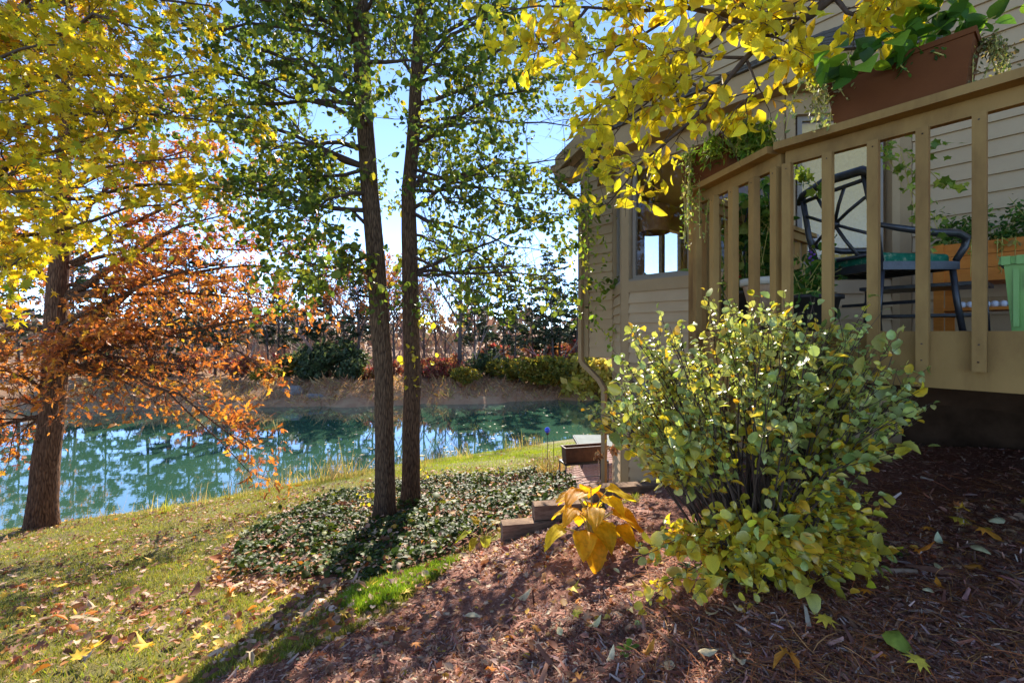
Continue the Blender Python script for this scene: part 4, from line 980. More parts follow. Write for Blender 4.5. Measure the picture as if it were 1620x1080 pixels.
# ------------------------------------------------------------------ foreground shrub
random.seed(8)
sbx = np.array((1.20, 2.26, 0)); sbx[2] = gz(sbx[0], sbx[1])
shrub = empty('snowberry_shrub', sbx, 'large glossy green and yellow shrub growing in the mulch before the deck', 'shrub')
ctr = np.array((1.10, 2.14, -.46)); rad = np.array((.54, .38, .56))
anchors = []; stems = []
for k in range(240):
    while True:
        q = unit(rv3())
        if q[2] > -.12: break
    e = ctr + rad * q * random.uniform(.80, 1.1)
    if q[2] > .1 and q[0] > .3: e += np.array((.14, -.04, .04)) * random.uniform(.1, 1.2)       # long shoots leaning out to the right
    if q[0] < -.3: e += np.array((-.16, .10, -.02)) * random.uniform(.2, 1.2)
    if k >= 180:                                                   # low shoots sprawling over the mulch
        an = random.uniform(-2.9, .3); rr = random.uniform(.25, .62); e = np.array((sbx[0] + math.cos(an) * rr, sbx[1] + math.sin(an) * rr * .48, 0)); e[2] = gz(e[0], e[1]) + random.uniform(.06, .36); q = np.array((0, 0, -.5))
    if e.dot(Nv) > CD - .10: e -= Nv * (e.dot(Nv) - CD + .10)
    a = sbx + np.array((random.uniform(-.14, .14), random.uniform(-.10, .10), -.03))
    mid = a + (e - a) * .5 + UP * (.14 if q[2] < .0 else .06)
    pts = [a, a + (mid - a) * .55 + rv3() * .02, mid + rv3() * .03, (mid + e) / 2 + UP * .05 + rv3() * .02, e]
    m = MB(); m.tube(pts, [.006, .005, .004, .003, .0015], 4, False)
    for j in range(9):
        t = random.uniform(.5, 1.0); p = at(pts, min(t, .999)); d = unit(unit(e - mid) * .95 + rv3() * .5 + UP * .08); L = random.uniform(.07, .18)
        m.tube([p, p + d * L], [.002, .001], 3, False)
        for i_ in range(4): anchors.append((p + d * L * (.2 + .27 * i_), d))
    for j in range(7): anchors.append((at(pts, random.uniform(.55, 1.0) * .999), unit(e - mid)))
    stems.append(m)
for m in stems: m.build('stem', M['twig'], shrub)
pos, R, sc = leaves_from(anchors, .034, off=.008, flat=1.1, hang=-.05, sj=.33, nb=(-.45, -.1, 0), nn=.55)
gk = pos[:, 2] > ground(pos[:, 0], pos[:, 1]) + .015
uu = CX + pos[:, 0] / pos[:, 1] * F; vv = HZ - pos[:, 2] / pos[:, 1] * F
gk &= ~(((((uu - 1235) / 60) ** 2 + ((vv - 730) / 42) ** 2) < 1) & (pos[:, 1] < 2.2) & (rng.random(len(pos)) < .6))   # open heart of the bush where its stems show
pos, R, sc = pos[gk], R[gk], sc[gk]
low = np.clip((-.35 - pos[:, 2]) / .5, 0, 1); sc = sc * (1 + .15 * low) * np.where(pos[:, 2] > -.45, .86, 1.0)
yel = rng.random(len(pos)) < .16 + .66 * low
col = palette(len(pos), [(.36, .42, .11), (.45, .49, .14), (.24, .31, .07), (.54, .52, .13)], [3, 3, 1.6, 2.2])
cy = palette(len(pos), [(.72, .56, .04), (.74, .44, .03), (.58, .52, .04)], [3, 1.8, 1.8]); col[yel] = cy[yel]
SB = t_oval(.80, .20, .30, rows=(0, .15, .45, .8, 1), prof=(.2, .75, 1.0, .72, .05))
split_leaves('leaf', 'foliage', [SB, bent(SB, -.5), t_oval(.62, .35, .15), bent(SB, .35), t_oval(.9, .05, .1, rows=(0, .1, .4, .75, 1), prof=(.3, .7, 1, .8, .3))], pos, R, sc, col, M['leaf_gloss'], shrub, 300)

# ------------------------------------------------------------------ hostas
def hosta(base, leaves, label, size, cols, name='hosta_plant'):
    """leaves: (dx, dy, dz) of the blade's shoulder from the base, tip direction; each blade and stalk a part"""
    e = empty(name, base, label, 'plant')
    for (sx, sy, sz, tx, ty, tz, L) in leaves:
        sx *= 1.15; sz *= 1.3; s = base + np.array((sx, sy, sz)); t = unit((tx, ty, tz)); Lf = L * size
        MB().tube([base - UP * .02, base + np.array((sx * .35, sy * .35, sz * .75)), s], [.006, .005, .004], 5, False).build('stalk', M['stalk'], e, True)
        hor = unit((tx, ty, 0)) if abs(tx) + abs(ty) > .01 else np.array((1., 0, 0)); side = unit(np.cross(hor, UP)); nrm = unit(np.cross(side, t)); nrm = nrm if nrm[2] > 0 else -nrm
        rows = np.linspace(-.10, 1, 12); V = []; T = []
        droop = random.uniform(.25, .5); cup = random.uniform(.05, .18); wob = random.uniform(0, 6)
        for i, r in enumerate(rows):
            w = .40 * (math.sin(math.pi * min(1, max(0, (r + .10) / 1.1)) ** .62)) ** .8 * (1 if r < .9 else .8) if r < 1 else 0
            for j, x in enumerate(np.linspace(-1, 1, 13)):
                ax = abs(x); rr = r - (.10 * ax * (1 - r) if r > 0 else -.04 * ax)
                z = cup * w * ax * 1.6 - droop * max(0, r) ** 2 * .6 + .035 * math.sin(wob + r * 8 + x * 3) * (.4 + ax) + .016 * math.cos(ax * 14)
                V.append(s + t * rr * Lf + side * x * w * Lf + nrm * z * Lf)
        for i in range(11):
            for j in range(12): a = i * 13 + j; T += [(a, a + 1, a + 14, a + 13)]
        c = palette(1, cols, jit=.12)[0]; CC = np.repeat(c[None], len(V), 0)
        mk('leaf', V, T, M['hosta'], e, CC, True)
    return e
M['stalk'] = surf('pale stalk', (.35, .28, .06), (.45, .38, .10), 20, .6, .05)
M['hosta'] = leaf_mat('hosta leaf', .6, .5, .3, (1.1, 1.05, .6))
random.seed(9)
hb = G(936, 872); YL = [(.88, .56, .025), (.86, .50, .022), (.88, .62, .035), (.80, .42, .02)]
hb = hb + UP * .0
H = []
for k in range(22):
    an = k * 2.399 + random.uniform(-.2, .2); lev = k / 21.0                    # low outer leaves first, upright inner ones last
    rr = .20 * (1 - .55 * lev) * random.uniform(.8, 1.15); hz_ = .10 + .24 * lev + random.uniform(-.02, .03)
    H.append((math.cos(an) * rr, math.sin(an) * rr * .9 - .02, hz_, math.cos(an) * .8, math.sin(an) * .8 - .25, -.55 + .45 * lev + random.uniform(-.12, .12), random.uniform(.8, 1.15) * (1.05 - .25 * lev)))
hosta(hb, H, 'large golden yellow hosta with drooping heart shaped leaves on the mulch', .225, YL)
hb2 = G(765, 862)
H2 = [(-.14, -.03, .10, -.8, -.2, -.35, 1.0), (.02, -.1, .10, .1, -.7, -.5, .9), (.12, .0, .12, .8, .0, -.3, 1.0), (-.05, .03, .16, -.3, .2, .3, .8), (.08, .05, .15, .5, .3, .15, .8), (-.12, .06, .08, -.7, .4, -.3, .9), (.16, -.06, .06, .7, -.5, -.4, .9), (-.06, -.08, .08, -.5, -.6, -.5, .9)]
hosta(hb2, H2, 'small fading yellow green hosta at the edge of the ivy', .15, [(.55, .50, .04), (.50, .36, .03), (.40, .42, .06)])
# green rosette weed and sprig seedlings
def rosette(px, py, label, nleaf, L, cols, wdt=.3, rise=.3):
    b = G(px, py); e = empty('rosette_weed', b, label, 'plant'); tm = t_oval(wdt, .1, .25, rows=(0, .25, .55, .85, 1), prof=(.25, .5, .9, 1.0, .35))
    for k in range(nleaf):
        a = 2 * math.pi * k / nleaf + random.uniform(-.25, .25); y = np.array([(math.cos(a), math.sin(a), random.uniform(.1, rise))]); Rm = frames(y, np.array([(0, 0, 1.)]))[0]
        V = (Rm @ tm[0].T).T * L * random.uniform(.7, 1.15) + b + UP * .01; mk('leaf', V, tm[1], M['leaf'], e, np.repeat(palette(1, cols, jit=.1), len(V), 0), True)
    return e
rosette(1392, 868, 'low green rosette weed among brown needles right of the shrub', 11, .14, [(.06, .16, .025), (.08, .2, .03)])
rosette(1088, 900, 'small dark green seedling on the mulch left of the shrub', 6, .06, [(.04, .12, .04)], .45, .6)
rosette(992, 1035, 'tiny bright green seedling near the bottom of the mulch', 7, .05, [(.16, .28, .03)], .4, .8)

# ------------------------------------------------------------------ ground cover, grass, mulch chips, litter
def sample_poly(poly, n):
    lo = poly.min(0); hi = poly.max(0); out = []
    while sum(map(len, out)) < n:
        q = rng.uniform(lo, hi, (n * 2, 2)); out.append(q[inside(poly, q[:, 0], q[:, 1])])
    return np.vstack(out)[:n]
def in_view(x, y, z, m=480):
    u = CX + x / np.maximum(y, .05) * F; v = HZ - z / np.maximum(y, .05) * F; return (y > .3) & (u > -m) & (u < 1620 + m) & (v < 1080 + m * .4)
q = sample_poly(IVY, 23000); q = q + rng.normal(0, .07, q.shape); thin = np.sin(q[:, 0] * 3.1 + 2 * np.sin(q[:, 1] * 1.7)) * np.sin(q[:, 1] * 3.7 + np.sin(q[:, 0] * 2.3)); q = q[rng.random(len(q)) < .86 + .5 * thin]; z = ground(q[:, 0], q[:, 1]); nI = len(q)
lump = .05 + .09 * np.sin(q[:, 0] * 5 + np.sin(q[:, 1] * 4)) * np.sin(q[:, 1] * 6)
pos = np.c_[q, z + rng.random(nI) ** .7 * (.09 + lump)]
R = frames(rng.normal(0, 1, (nI, 3)) * (1, 1, .35), np.array((0, 0, 1.)) + rng.normal(0, .38, (nI, 3)))
col = palette(nI, [(.055, .085, .014), (.08, .125, .018), (.035, .055, .012), (.15, .18, .022)], [4, 3, 3, 1.3])
tag(scatter('ivy_ground_cover', HEART, pos, R, .050 * np.exp(rng.normal(0, .3, nI)), col, M['leaf_ivy']), 'dark glossy ivy ground cover round the two tree trunks', 'ground cover')

# grass blades over the lawn, dense where near
def lawn_points(n):
    out = []
    while sum(map(len, out)) < n:
        d = 2.2 + 14 * rng.random(4 * n) ** 1.25; u = rng.uniform(-460, 1010, 4 * n); x = (u - CX) / F * d
        ok = ~inside(MULCH, x, d) & ~inside(IVY, x, d) & ~inside(PATIO, x, d) & (d < np.interp(x, _sx, _sy) - .15); out.append(np.c_[x, d][ok])
    return np.vstack(out)[:n]
q = lawn_points(225000); z = ground(q[:, 0], q[:, 1]); n = len(q)
k = in_view(q[:, 0], q[:, 1], z); q, z = q[k], z[k]; n = len(q)
pat_ = np.sin(q[:, 0] * 1.7 + 1.2 * np.sin(q[:, 1] * 1.1)) * np.sin(q[:, 1] * 1.9 + np.sin(q[:, 0])) 
keep = rng.random(n) < .62 + .38 * pat_; q, z, pat_ = q[keep], z[keep], pat_[keep]; n = len(q)
pos = np.c_[q, z - .004]; Y = np.c_[rng.normal(0, .55, (n, 2)), np.ones(n)]
R = frames(Y, rng.normal(0, 1, (n, 3)))
far_ = np.clip((q[:, 1] - 8) / 4, 0, 1) * np.clip((q[:, 0] + 3.5) / 2, 0, 1)
gA = palette(n, [(.27, .25, .06), (.32, .27, .09), (.19, .22, .045), (.40, .32, .14)], [4, 3, 3.5, 1.6]); gB = palette(n, [(.29, .36, .03), (.36, .40, .04), (.22, .29, .03)], [3, 2, 2])
f2 = (rng.random(n) < np.clip(far_ + .15, 0, 1))[:, None]
col = np.where(f2, gB, gA)
GB = (np.array([(-.06, 0, 0), (.06, 0, 0), (.035, .55, .06), (0, 1, .22)], float), np.array([(0, 1, 2), (0, 2, 3)]))
tag(scatter('grass', GB, pos, R, (.036 + .018 * rng.random(n)) * (1 + .04 * q[:, 1]), col, M['grassm']), 'short olive and green lawn grass sloping to the pond', 'grass')
# lush strip between ivy and mulch
STRIP = poly_plan([(530, 962), (560, 930), (620, 915), (690, 895), (725, 888), (690, 915), (640, 945), (570, 975)])
q = sample_poly(STRIP, 9000); n = len(q); pos = np.c_[q, ground(q[:, 0], q[:, 1])]; R = frames(np.c_[rng.normal(0, .5, (n, 2)), np.ones(n)], rng.normal(0, 1, (n, 3)))
tag(scatter('grass_strip', GB, pos, R, .055 + .03 * rng.random(n), palette(n, [(.19, .30, .025), (.26, .36, .03), (.14, .22, .025)]), M['grassm']), 'bright green grass strip between the ivy and the mulch', 'grass')

# mulch: shredded bark slivers
CHIP = (np.array([(-.11, 0, 0), (.11, .04, 0), (.07, .95, .0), (-.05, 1.0, .03), (0, .5, .12)], float), np.array([(0, 1, 4), (1, 2, 4), (2, 3, 4), (3, 0, 4)]))
d = np.r_[1.2 + 4.2 * rng.random(95000) ** 1.1, 1.15 + 1.5 * rng.random(110000)]; u = rng.uniform(60, 2080, 205000); x = (u - CX) / F * d; k = inside(MULCH, x, d); x, d = x[k], d[k]; z = ground(x, d); k = in_view(x, d, z); x, d, z = x[k], d[k], z[k]; n = len(x)
pos = np.c_[x, d, z + .004 + .01 * rng.random(n)]; R = frames(np.c_[rng.normal(0, 1, (n, 2)), rng.normal(0, .22, n)], np.array((0, 0, 1.)) + rng.normal(0, .35, (n, 3)))
col = palette(n, [(.28, .115, .072), (.37, .18, .12), (.18, .072, .045), (.52, .35, .27), (.31, .105, .056)], [4, 3, 2.4, 2, 2.4])
tag(scatter('bark_mulch', CHIP, pos, R, .016 * np.exp(rng.normal(0, .55, n)), col, M['chip']), 'shredded reddish brown bark mulch covering the near bank', 'mulch')
# pine needles
u = rng.uniform(1020, 2000, 7000); d = 1.25 + 2.0 * rng.random(7000); x = (u - CX) / F * d; z = ground(x, d); k = in_view(x, d, z); x, d, z = x[k], d[k], z[k]; n = len(x)
NS = (np.array([(-.008, 0, 0), (.008, 0, 0), (-.008 + .05, .35, .05), (.008 + .05, .35, .05), (-.008 + .07, .7, .05), (.008 + .07, .7, .05), (.04, 1, 0)], float), np.array([(0, 1, 3), (0, 3, 2), (2, 3, 5), (2, 5, 4), (4, 5, 6)]))
R = frames(np.c_[rng.normal(0, 1, (n, 2)), np.zeros(n)], np.array((0, 0, 1.)) + rng.normal(0, .3, (n, 3)))
tag(scatter('pine_needles', NS, np.c_[x, d, z + .017], R, .11 * np.exp(rng.normal(0, .3, n)), palette(n, [(.46, .15, .04), (.36, .11, .035), (.52, .24, .08)]), M['chip']), 'orange brown pine needles strewn over the mulch at right', 'needles')

# fallen leaves: those that show largest are things, the rest litter
def litter(n, ulo, uhi, dlo, dhi, pw, region=None):
    u = rng.uniform(ulo, uhi, n); d = dlo + (dhi - dlo) * rng.random(n) ** pw; x = (u - CX) / F * d
    ok = (d < np.interp(x, _sx, _sy) - .1) & ~inside(PATIO, x, d)
    if region is not None: ok &= region(x, d)
    x, d = x[ok], d[ok]; z = ground(x, d); k = in_view(x, d, z); return np.c_[x[k], d[k], z[k]]
BR = [(.30, .14, .08), (.42, .23, .13), (.55, .35, .22), (.20, .085, .05), (.66, .48, .32), (.58, .27, .05), (.66, .45, .06), (.42, .13, .045)]
BW = [4, 4, 3, 4, 2.0, 1.5, 1.0, 1.8]
clump = lambda x, y: rng.random(len(x)) < .50 + .5 * np.sin(x * 2.3 + 1.5 * np.sin(y * 1.6)) * np.sin(y * 2.6 + np.sin(x * 1.3))
L1 = litter(29000, -400, 1000, 2.0, 10.5, 1.0, lambda x, y: clump(x, y) & ~inside(IVY, x, y))
L2 = litter(2400, 300, 1060, 1.7, 4.6, 1.0, lambda x, y: inside(MULCH, x, y))
L3 = np.c_[(lambda q: np.c_[q, ground(q[:, 0], q[:, 1]) + .08])(sample_poly(IVY, 3200))]
L4 = np.c_[(lambda q: np.c_[q, ground(q[:, 0], q[:, 1])])(sample_poly(DUFF, 1900))]
L5 = litter(500, -20, 960, 9, 16, 1, None)
L6 = (lambda q: np.c_[q, ground(q[:, 0], q[:, 1])])(sample_poly(poly_plan([(745, 872), (800, 850), (860, 840), (900, 870), (860, 905), (760, 910)]), 420))
L7 = (lambda q: np.c_[q, ground(q[:, 0], q[:, 1])])(sample_poly(poly_plan([(1420, 850), (1500, 800), (1619, 790), (1619, 880), (1540, 905), (1440, 890)]), 330))
LL = np.vstack([L1, L2, L3, L4, L5, L6, L7]); n = len(LL)
R = frames(np.c_[rng.normal(0, 1, (n, 2)), rng.normal(0, .2, n)], np.array((0, 0, 1.)) + rng.normal(0, .45, (n, 3)))
OAKC = (OAK[0] * (1.3, 1.0, 2.6), OAK[1]); OVC = t_oval(.6, .3, .5)
tag(scatter_multi('leaf_litter', [CURL, OAKC, OVC, MAPLE], LL + np.c_[np.zeros((n, 2)), np.where(inside(MULCH, LL[:, 0], LL[:, 1]), .010, .012 + .035 * rng.random(n))], R, .047 * np.exp(rng.normal(0, .36, n)) * np.where(inside(MULCH, LL[:, 0], LL[:, 1]), .72, 1.0), palette(n, BR, BW), M['leaf_dry']), 'dry brown and tan leaf litter over lawn, ivy and mulch', 'leaf litter')

KINDS = [('cream', (.80, .66, .34), 'pale cream fallen leaf lying on the shaded brown mulch', OVAL), ('yellow', (.82, .58, .06), 'yellow fallen leaf lying on the shaded brown mulch', MAPLE), ('orange', (.68, .25, .03), 'orange brown fallen leaf lying on the shaded brown mulch', OAK), ('green', (.34, .40, .05), 'yellow green fallen leaf lying on the shaded brown mulch', ROUND)]
def single_leaf(p, kind, L, label, group, tm=None, c=None):
    nm, cc, lb, t0 = kind; tm = bent(tm or t0, random.choice((-.9, -.5, .5, .9))); c = c or cc
    a = random.uniform(0, 6.28); Rm = frames(np.array([(math.cos(a), math.sin(a), random.uniform(-.1, .15))]), np.array([(random.gauss(0, .2), random.gauss(0, .2), 1)]))[0]
    V = (Rm @ (tm[0] * (1, 1, -1 if random.random() < .6 else 1)).T).T * L * 1.12; V[:, 2] -= V[:, 2].min() - .020
    o = mk('fallen_leaf', V, tm[1], M['leaf_dry'], None, np.repeat(palette(1, [c], jit=.1), len(V), 0), True); o.location = tuple(p)
    LEAFS.append((group, p[0] / p[1], tag(o, label, 'leaf', group))); return o
LEAFS = []
# the leaves that can be picked out on the mulch in the photograph (pixel, kind, length)
spots = [(1460, 948, 0, .062), (1305, 986, 1, .075), (1378, 958, 2, .085), (1568, 888, 0, .095), (1478, 900, 0, .05), (1272, 928, 1, .07), (1422, 1022, 3, .095), (1408, 1052, 2, .05), (1405, 938, 0, .04), (1573, 925, 2, .045), (1490, 940, 2, .05), (1198, 940, 0, .05), (1176, 974, 0, .04), (1115, 975, 0, .055), (1135, 1044, 0, .065),
         (1180, 1056, 0, .06), (1243, 1048, 2, .06), (1062, 1054, 0, .07), (1000, 970, 0, .06), (1028, 940, 1, .05), (1100, 908, 0, .06), (1140, 898, 0, .055), (1180, 915, 1, .05), (1255, 1066, 2, .07), (1465, 1062, 1, .07), (1350, 895, 3, .07), (1060, 925, 0, .05), (980, 912, 0, .05), (897, 948, 1, .09), (1003, 930, 0, .05), (930, 1000, 0, .07),
         (905, 978, 1, .06), (888, 1015, 0, .06), (818, 955, 0, .08), (760, 985, 0, .09), (700, 940, 1, .06), (685, 935, 0, .05), (650, 1040, 2, .09), (610, 1020, 2, .08), (745, 930, 0, .07), (840, 1000, 2, .06), (1500, 830, 1, .1), (1540, 850, 2, .1), (1470, 850, 2, .09), (1590, 830, 0, .1), (1440, 880, 2, .08), (1555, 905, 2, .08), (1488, 868, 0, .06), (1605, 870, 2, .09), (1525, 815, 1, .08), (1310, 870, 1, .06), (1015, 1050, 2, .06), (1030, 890, 2, .07), (960, 1055, 0, .05), (780, 1060, 2, .08)]
for px, py, k, L in spots:
    p = G(px, py); sun_lit = px < 1010
    lab = KINDS[k][2] if not sun_lit else KINDS[k][2].replace('shaded brown', 'sunlit brown')
    single_leaf(p, KINDS[k], L, lab, KINDS[k][0] + (' leaves on the sunlit mulch' if sun_lit else ' leaves on the shaded mulch'))
LK = [('yellow', (.74, .46, .04), 'yellow fallen leaf lying on the grass', MAPLE), ('orange', (.62, .20, .03), 'orange fallen leaf lying on the grass', OAK), ('tan', (.60, .42, .28), 'large tan fallen leaf lying on the grass', OAK)]
rs = random.Random(21)
for i in range(70):
    px, py = rs.uniform(10, 600), rs.uniform(840, 1075); p = G(px, py)
    if bool(inside(MULCH, p[:1], p[1:2])[0]) or bool(inside(IVY, p[:1], p[1:2])[0]): continue
    k = rs.choice([0, 0, 1, 2, 2]); single_leaf(p + UP * .03, LK[k], rs.uniform(.07, .12), LK[k][2], LK[k][0] + ' leaves on the lawn')
NAMES = ORD + ['twenty first', 'twenty second', 'twenty third', 'twenty fourth', 'twenty fifth', 'twenty sixth', 'twenty seventh', 'twenty eighth', 'twenty ninth', 'thirtieth', 'thirty first', 'thirty second', 'thirty third', 'thirty fourth', 'thirty fifth']
for g in {l[0] for l in LEAFS}:
    for i, l in enumerate(sorted((q for q in LEAFS if q[0] == g), key=lambda q: q[1])): l[2]['label'] += ', {} such leaf from the left'.format(NAMES[i])
# broken stick, twigs
def stick(name, a, b, r, label, cat, mat='twig', n=7, flat=1.0):
    pts = polyline(a, b, n, 0, .008); pts = [np.array((p[0], p[1], gz(p[0], p[1]) + r * .7)) for p in pts]
    rr = [r * (.25 + .75 * math.sin(math.pi * min(.97, .12 + .8 * i / (n - 1))) ** .6) for i in range(n)]
    return tag(MB().tube(pts, rr, 8).build(name, M[mat], None, True), label, cat)
M['drywood'] = surf('dry wood', (.36, .22, .13), (.50, .34, .22), 14, .8, .4, 60, (1, 1, 1))
stick('dry_stick', G(1285, 912), G(1452, 908), .019, 'pale peeled stick lying on the mulch right of the shrub', 'stick', 'drywood')
stick('fallen_twig', G(1288, 1042), G(1345, 1068), .004, 'thin grey forked twig near the bottom of the mulch', 'twig', 'drywood')
stick('fallen_twig', G(675, 893), G(750, 858), .006, 'thin dark twig lying between ivy and small hosta', 'twig')
stick('fallen_twig', G(640, 830), G(672, 800), .006, 'thin pale twig leaning at the foot of the right trunk', 'twig', 'drywood')

# ------------------------------------------------------------------ far bank: trees, shrubs, wood edge
def far_at(px, d): 
    x = (px - CX) / F * d; return np.array((x, d, gz(x, d)))
def copy_tree(o, loc, s, rz, label):
    c = o.copy(); COL.objects.link(c); c.location = tuple(loc); c.scale = s if hasattr(s, '__len__') else (s, s, s); c.rotation_euler = (0, 0, rz); c['label'] = label
    for ch in list(o.children):
        k = ch.copy(); COL.objects.link(k); k.parent = c
    return c
Z0 = np.zeros(3)
def conifer_proto(seed, h=10.0, bare=.25, dens=1.0, cols=((.03, .05, .026), (.045, .068, .03), (.065, .075, .04))):
    random.seed(seed); e = empty('conifer_tree', Z0, 'x', 'tree', 'conifers on the far bank')
    tr = polyline(Z0, (random.uniform(-.2, .2), 0, h), 7, 0, .006); MB().tube(tr, [.11, .095, .08, .065, .05, .03, .01], 6).build('trunk', M['farbark'], e, True)
    m = MB(); anc = []
    z = h * bare
    while z < h * .985:
        f = (z - h * bare) / (h * (1 - bare)); Lm = (1.75 * (1 - f) ** .8 + .18) * dens
        for k in range(random.randint(3, 5)):
            if random.random() < .22: continue
            a = random.uniform(0, 6.28); L = Lm * random.uniform(.45, 1.15); b = at(tr, z / h); t_ = b + np.array((math.cos(a) * L, math.sin(a) * L, random.uniform(-.1, .28) * L)); m.tube([b, (b + t_) / 2 - UP * .04, t_], [.022, .014, .006], 3, False)
            for _ in range(int(13 + 20 * L)):
                q = b + (t_ - b) * random.uniform(.25, 1.08) + rv3() * .09; anc.append((q, unit(unit(t_ - b) + rv3() * .7)))
        z += random.uniform(.22, .5)
    m.build('branches', M['farbark'], e)['kind'] = 'stuff'
    pos = np.array([a[0] for a in anc]); dr = np.array([a[1] for a in anc]); n = len(pos)
    tm = (np.array([(-.16, .1, 0), (.16, .15, .02), (.05, 1, 0), (-.1, .8, -.05)], float), np.array([(0, 1, 2), (0, 2, 3)]))
    scatter('needle_foliage', tm, pos, frames(dr, rng.normal(0, 1, (n, 3))), .33 * np.exp(rng.normal(0, .3, n)), palette(n, cols), M['needle'], e); return e
def bare_proto(seed, h=10.0, leafy=None, spread=.5, name='bare_tree', grp='bare trees on the far bank', nl=3, lsz=.16, levels=3, tr_r=.13):
    random.seed(seed); e = empty(name, Z0, 'x', 'tree', grp); anc = []
    tr = polyline(Z0, (random.uniform(-.3, .3), 0, h * .62), 6, 0, .015); MB().tube(tr, [tr_r, tr_r * .85, tr_r * .7, tr_r * .6, tr_r * .45, tr_r * .3], 6).build('trunk', M['farbark'], e, True)
    m = MB()
    def rec(p, d, L, r, lv):
        pts = polyline(p, p + d * L, 4, .02, .03); m.tube(pts, [r, r * .8, r * .6, r * .4], 3 if lv < 2 else 4, False)
        if lv == 0:
            for _ in range(nl): anc.append((at(pts, random.uniform(.2, .99)), d))
            return
        for k in range(4): rec(at(pts, random.uniform(.35, .98)), unit(d + rv3() * spread + UP * .25), L * random.uniform(.45, .7), r * .5, lv - 1)
    for k in range(9):
        t = .35 + .64 * k / 8; a = k * 2.4 + random.uniform(-.4, .4); rec(at(tr, t), unit((math.cos(a) * .6, math.sin(a) * .6, .9)), h * random.uniform(.26, .42) * (1.15 - .4 * t), tr_r * .4, levels)
    m.build('branches', M['farbark'], e)['kind'] = 'stuff'
    if leafy:
        pos = np.array([a[0] for a in anc]); dr = np.array([a[1] for a in anc]); n = len(pos); pos = pos + rng.normal(0, .12, (n, 3))
        scatter('crown', KITE, pos, frames(dr + rng.normal(0, .6, (n, 3)), rng.normal(0, 1, (n, 3))), lsz * np.exp(rng.normal(0, .3, n)), palette(n, leafy), M['leaf'], e)
    return e
def bush_proto(seed, cols, name='shrub', grp='shrubs on the far bank', n=2600, lsz=.13, lobes=11, drape=0.0, tm=KITE):
    random.seed(seed); e = empty(name, Z0, 'x', 'shrub', grp); P_ = []
    m = MB()
    for k in range(lobes):
        c_ = np.array((random.uniform(-.95, .95), random.uniform(-.5, .5), random.uniform(.2, .85))); r = random.uniform(.22, .48)
        m.tube([(c_[0] * .3, c_[1] * .3, -.05), c_], [.03, .01], 4, False)
        q = rng.normal(0, 1, (n // lobes, 3)); q /= np.linalg.norm(q, axis=1, keepdims=True); P_.append(c_ + q * r * (.55 + .5 * rng.random((len(q), 1)) ** .5) * (1, 1, .85))
    pos = np.vstack(P_); pos = pos[pos[:, 2] > .0]; nn = len(pos); m.build('stems', M['farbark'], e)['kind'] = 'stuff'
    Y = rng.normal(0, .7, (nn, 3)) + np.array((0, 0, .3 - 2 * drape))
    scatter('foliage', tm, pos, frames(Y, rng.normal(0, 1, (nn, 3)) + np.array((0, 0, .5))), lsz * np.exp(rng.normal(0, .3, nn)), palette(nn, cols), M['leaf'], e); return e

cons = [conifer_proto(31, bare=.16, dens=.85), conifer_proto(32, bare=.24, dens=.8), conifer_proto(33, bare=.3, dens=.75), conifer_proto(34, bare=.06, dens=1.15)]
CON = [(-160, 31, 9.5, 0), (-60, 33, 9.5, 3), (30, 30, 9, 0), (120, 32, 9.5, 1), (165, 29, 8, 3), (232, 31, 10, 0), (268, 29.5, 10, 1), (300, 32, 10.5, 3), (340, 30, 8.4, 1), (392, 33, 8.0, 2), (487, 29.5, 8.2, 2), (512, 31, 7.4, 2), (568, 31, 8.0, 2), (440, 32, 7.6, 1), (752, 33, 8.6, 1), (797, 32, 9.4, 0), (815, 30.5, 6.6, 2), (842, 33, 7.6, 1), (862, 34, 9.3, 0), (874, 32, 7.6, 2), (886, 34, 8.8, 1), (912, 33, 7.2, 2), (1010, 34, 8, 0), (1100, 36, 9, 1)]
used = set()
def place(protos, lst, fmt, wide=1.0):
    lst = sorted(lst)
    for i, (px, d, h, k) in enumerate(lst):
        d = d + 1.2; p = far_at(px, d); lab = fmt.format(NAMES[i]); s = h / 10.0; sc_ = (s * wide * random.uniform(.9, 1.15), s * wide * random.uniform(.9, 1.15), s)
        if k not in used and protos[k].name not in used:
            used.add(protos[k].name); o = protos[k]; o.location = tuple(p); o.scale = sc_; o.rotation_euler = (0, 0, random.uniform(0, 6)); o['label'] = lab
        else: copy_tree(protos[k], p, sc_, random.uniform(0, 6.28), lab)
place(cons, CON, 'dark sparse conifer on the far bank, {} conifer from the left', 1.0)
bares = [bare_proto(41), bare_proto(42, spread=.38, tr_r=.16)]
place(bares, [(726, 30.5, 11.5, 1), (612, 33, 9, 0), (690, 33, 8.5, 0), (640, 35, 9, 1), (545, 36, 8, 0), (450, 34, 8, 0), (900, 38, 8, 0), (770, 40, 8, 1)], 'leafless grey tree on the far bank, {} bare tree from the left')
orn = [bare_proto(43, leafy=[(.42, .16, .05), (.36, .12, .045), (.30, .13, .06)], name='orange_tree', grp='orange trees on the far bank', nl=3, lsz=.2), bare_proto(44, leafy=[(.30, .15, .08), (.36, .22, .10), (.24, .12, .07)], name='orange_tree', grp='orange trees on the far bank', nl=3, lsz=.2)]
place(orn, [(565, 30.5, 8.6, 0), (530, 33, 7.2, 0), (670, 32, 7, 1), (622, 31, 7.6, 1), (425, 31, 7, 0), (360, 31, 7, 1), (592, 34, 8.5, 0), (705, 34, 6, 1), (110, 34, 9, 0), (-30, 33, 9, 1)], 'thin orange leaved tree on the far bank, {} orange tree from the left')
gsh = [bush_proto(51, [(.06, .09, .045), (.09, .12, .055), (.12, .16, .08)], name='evergreen_shrub', grp='dark evergreen shrubs on the far bank')]
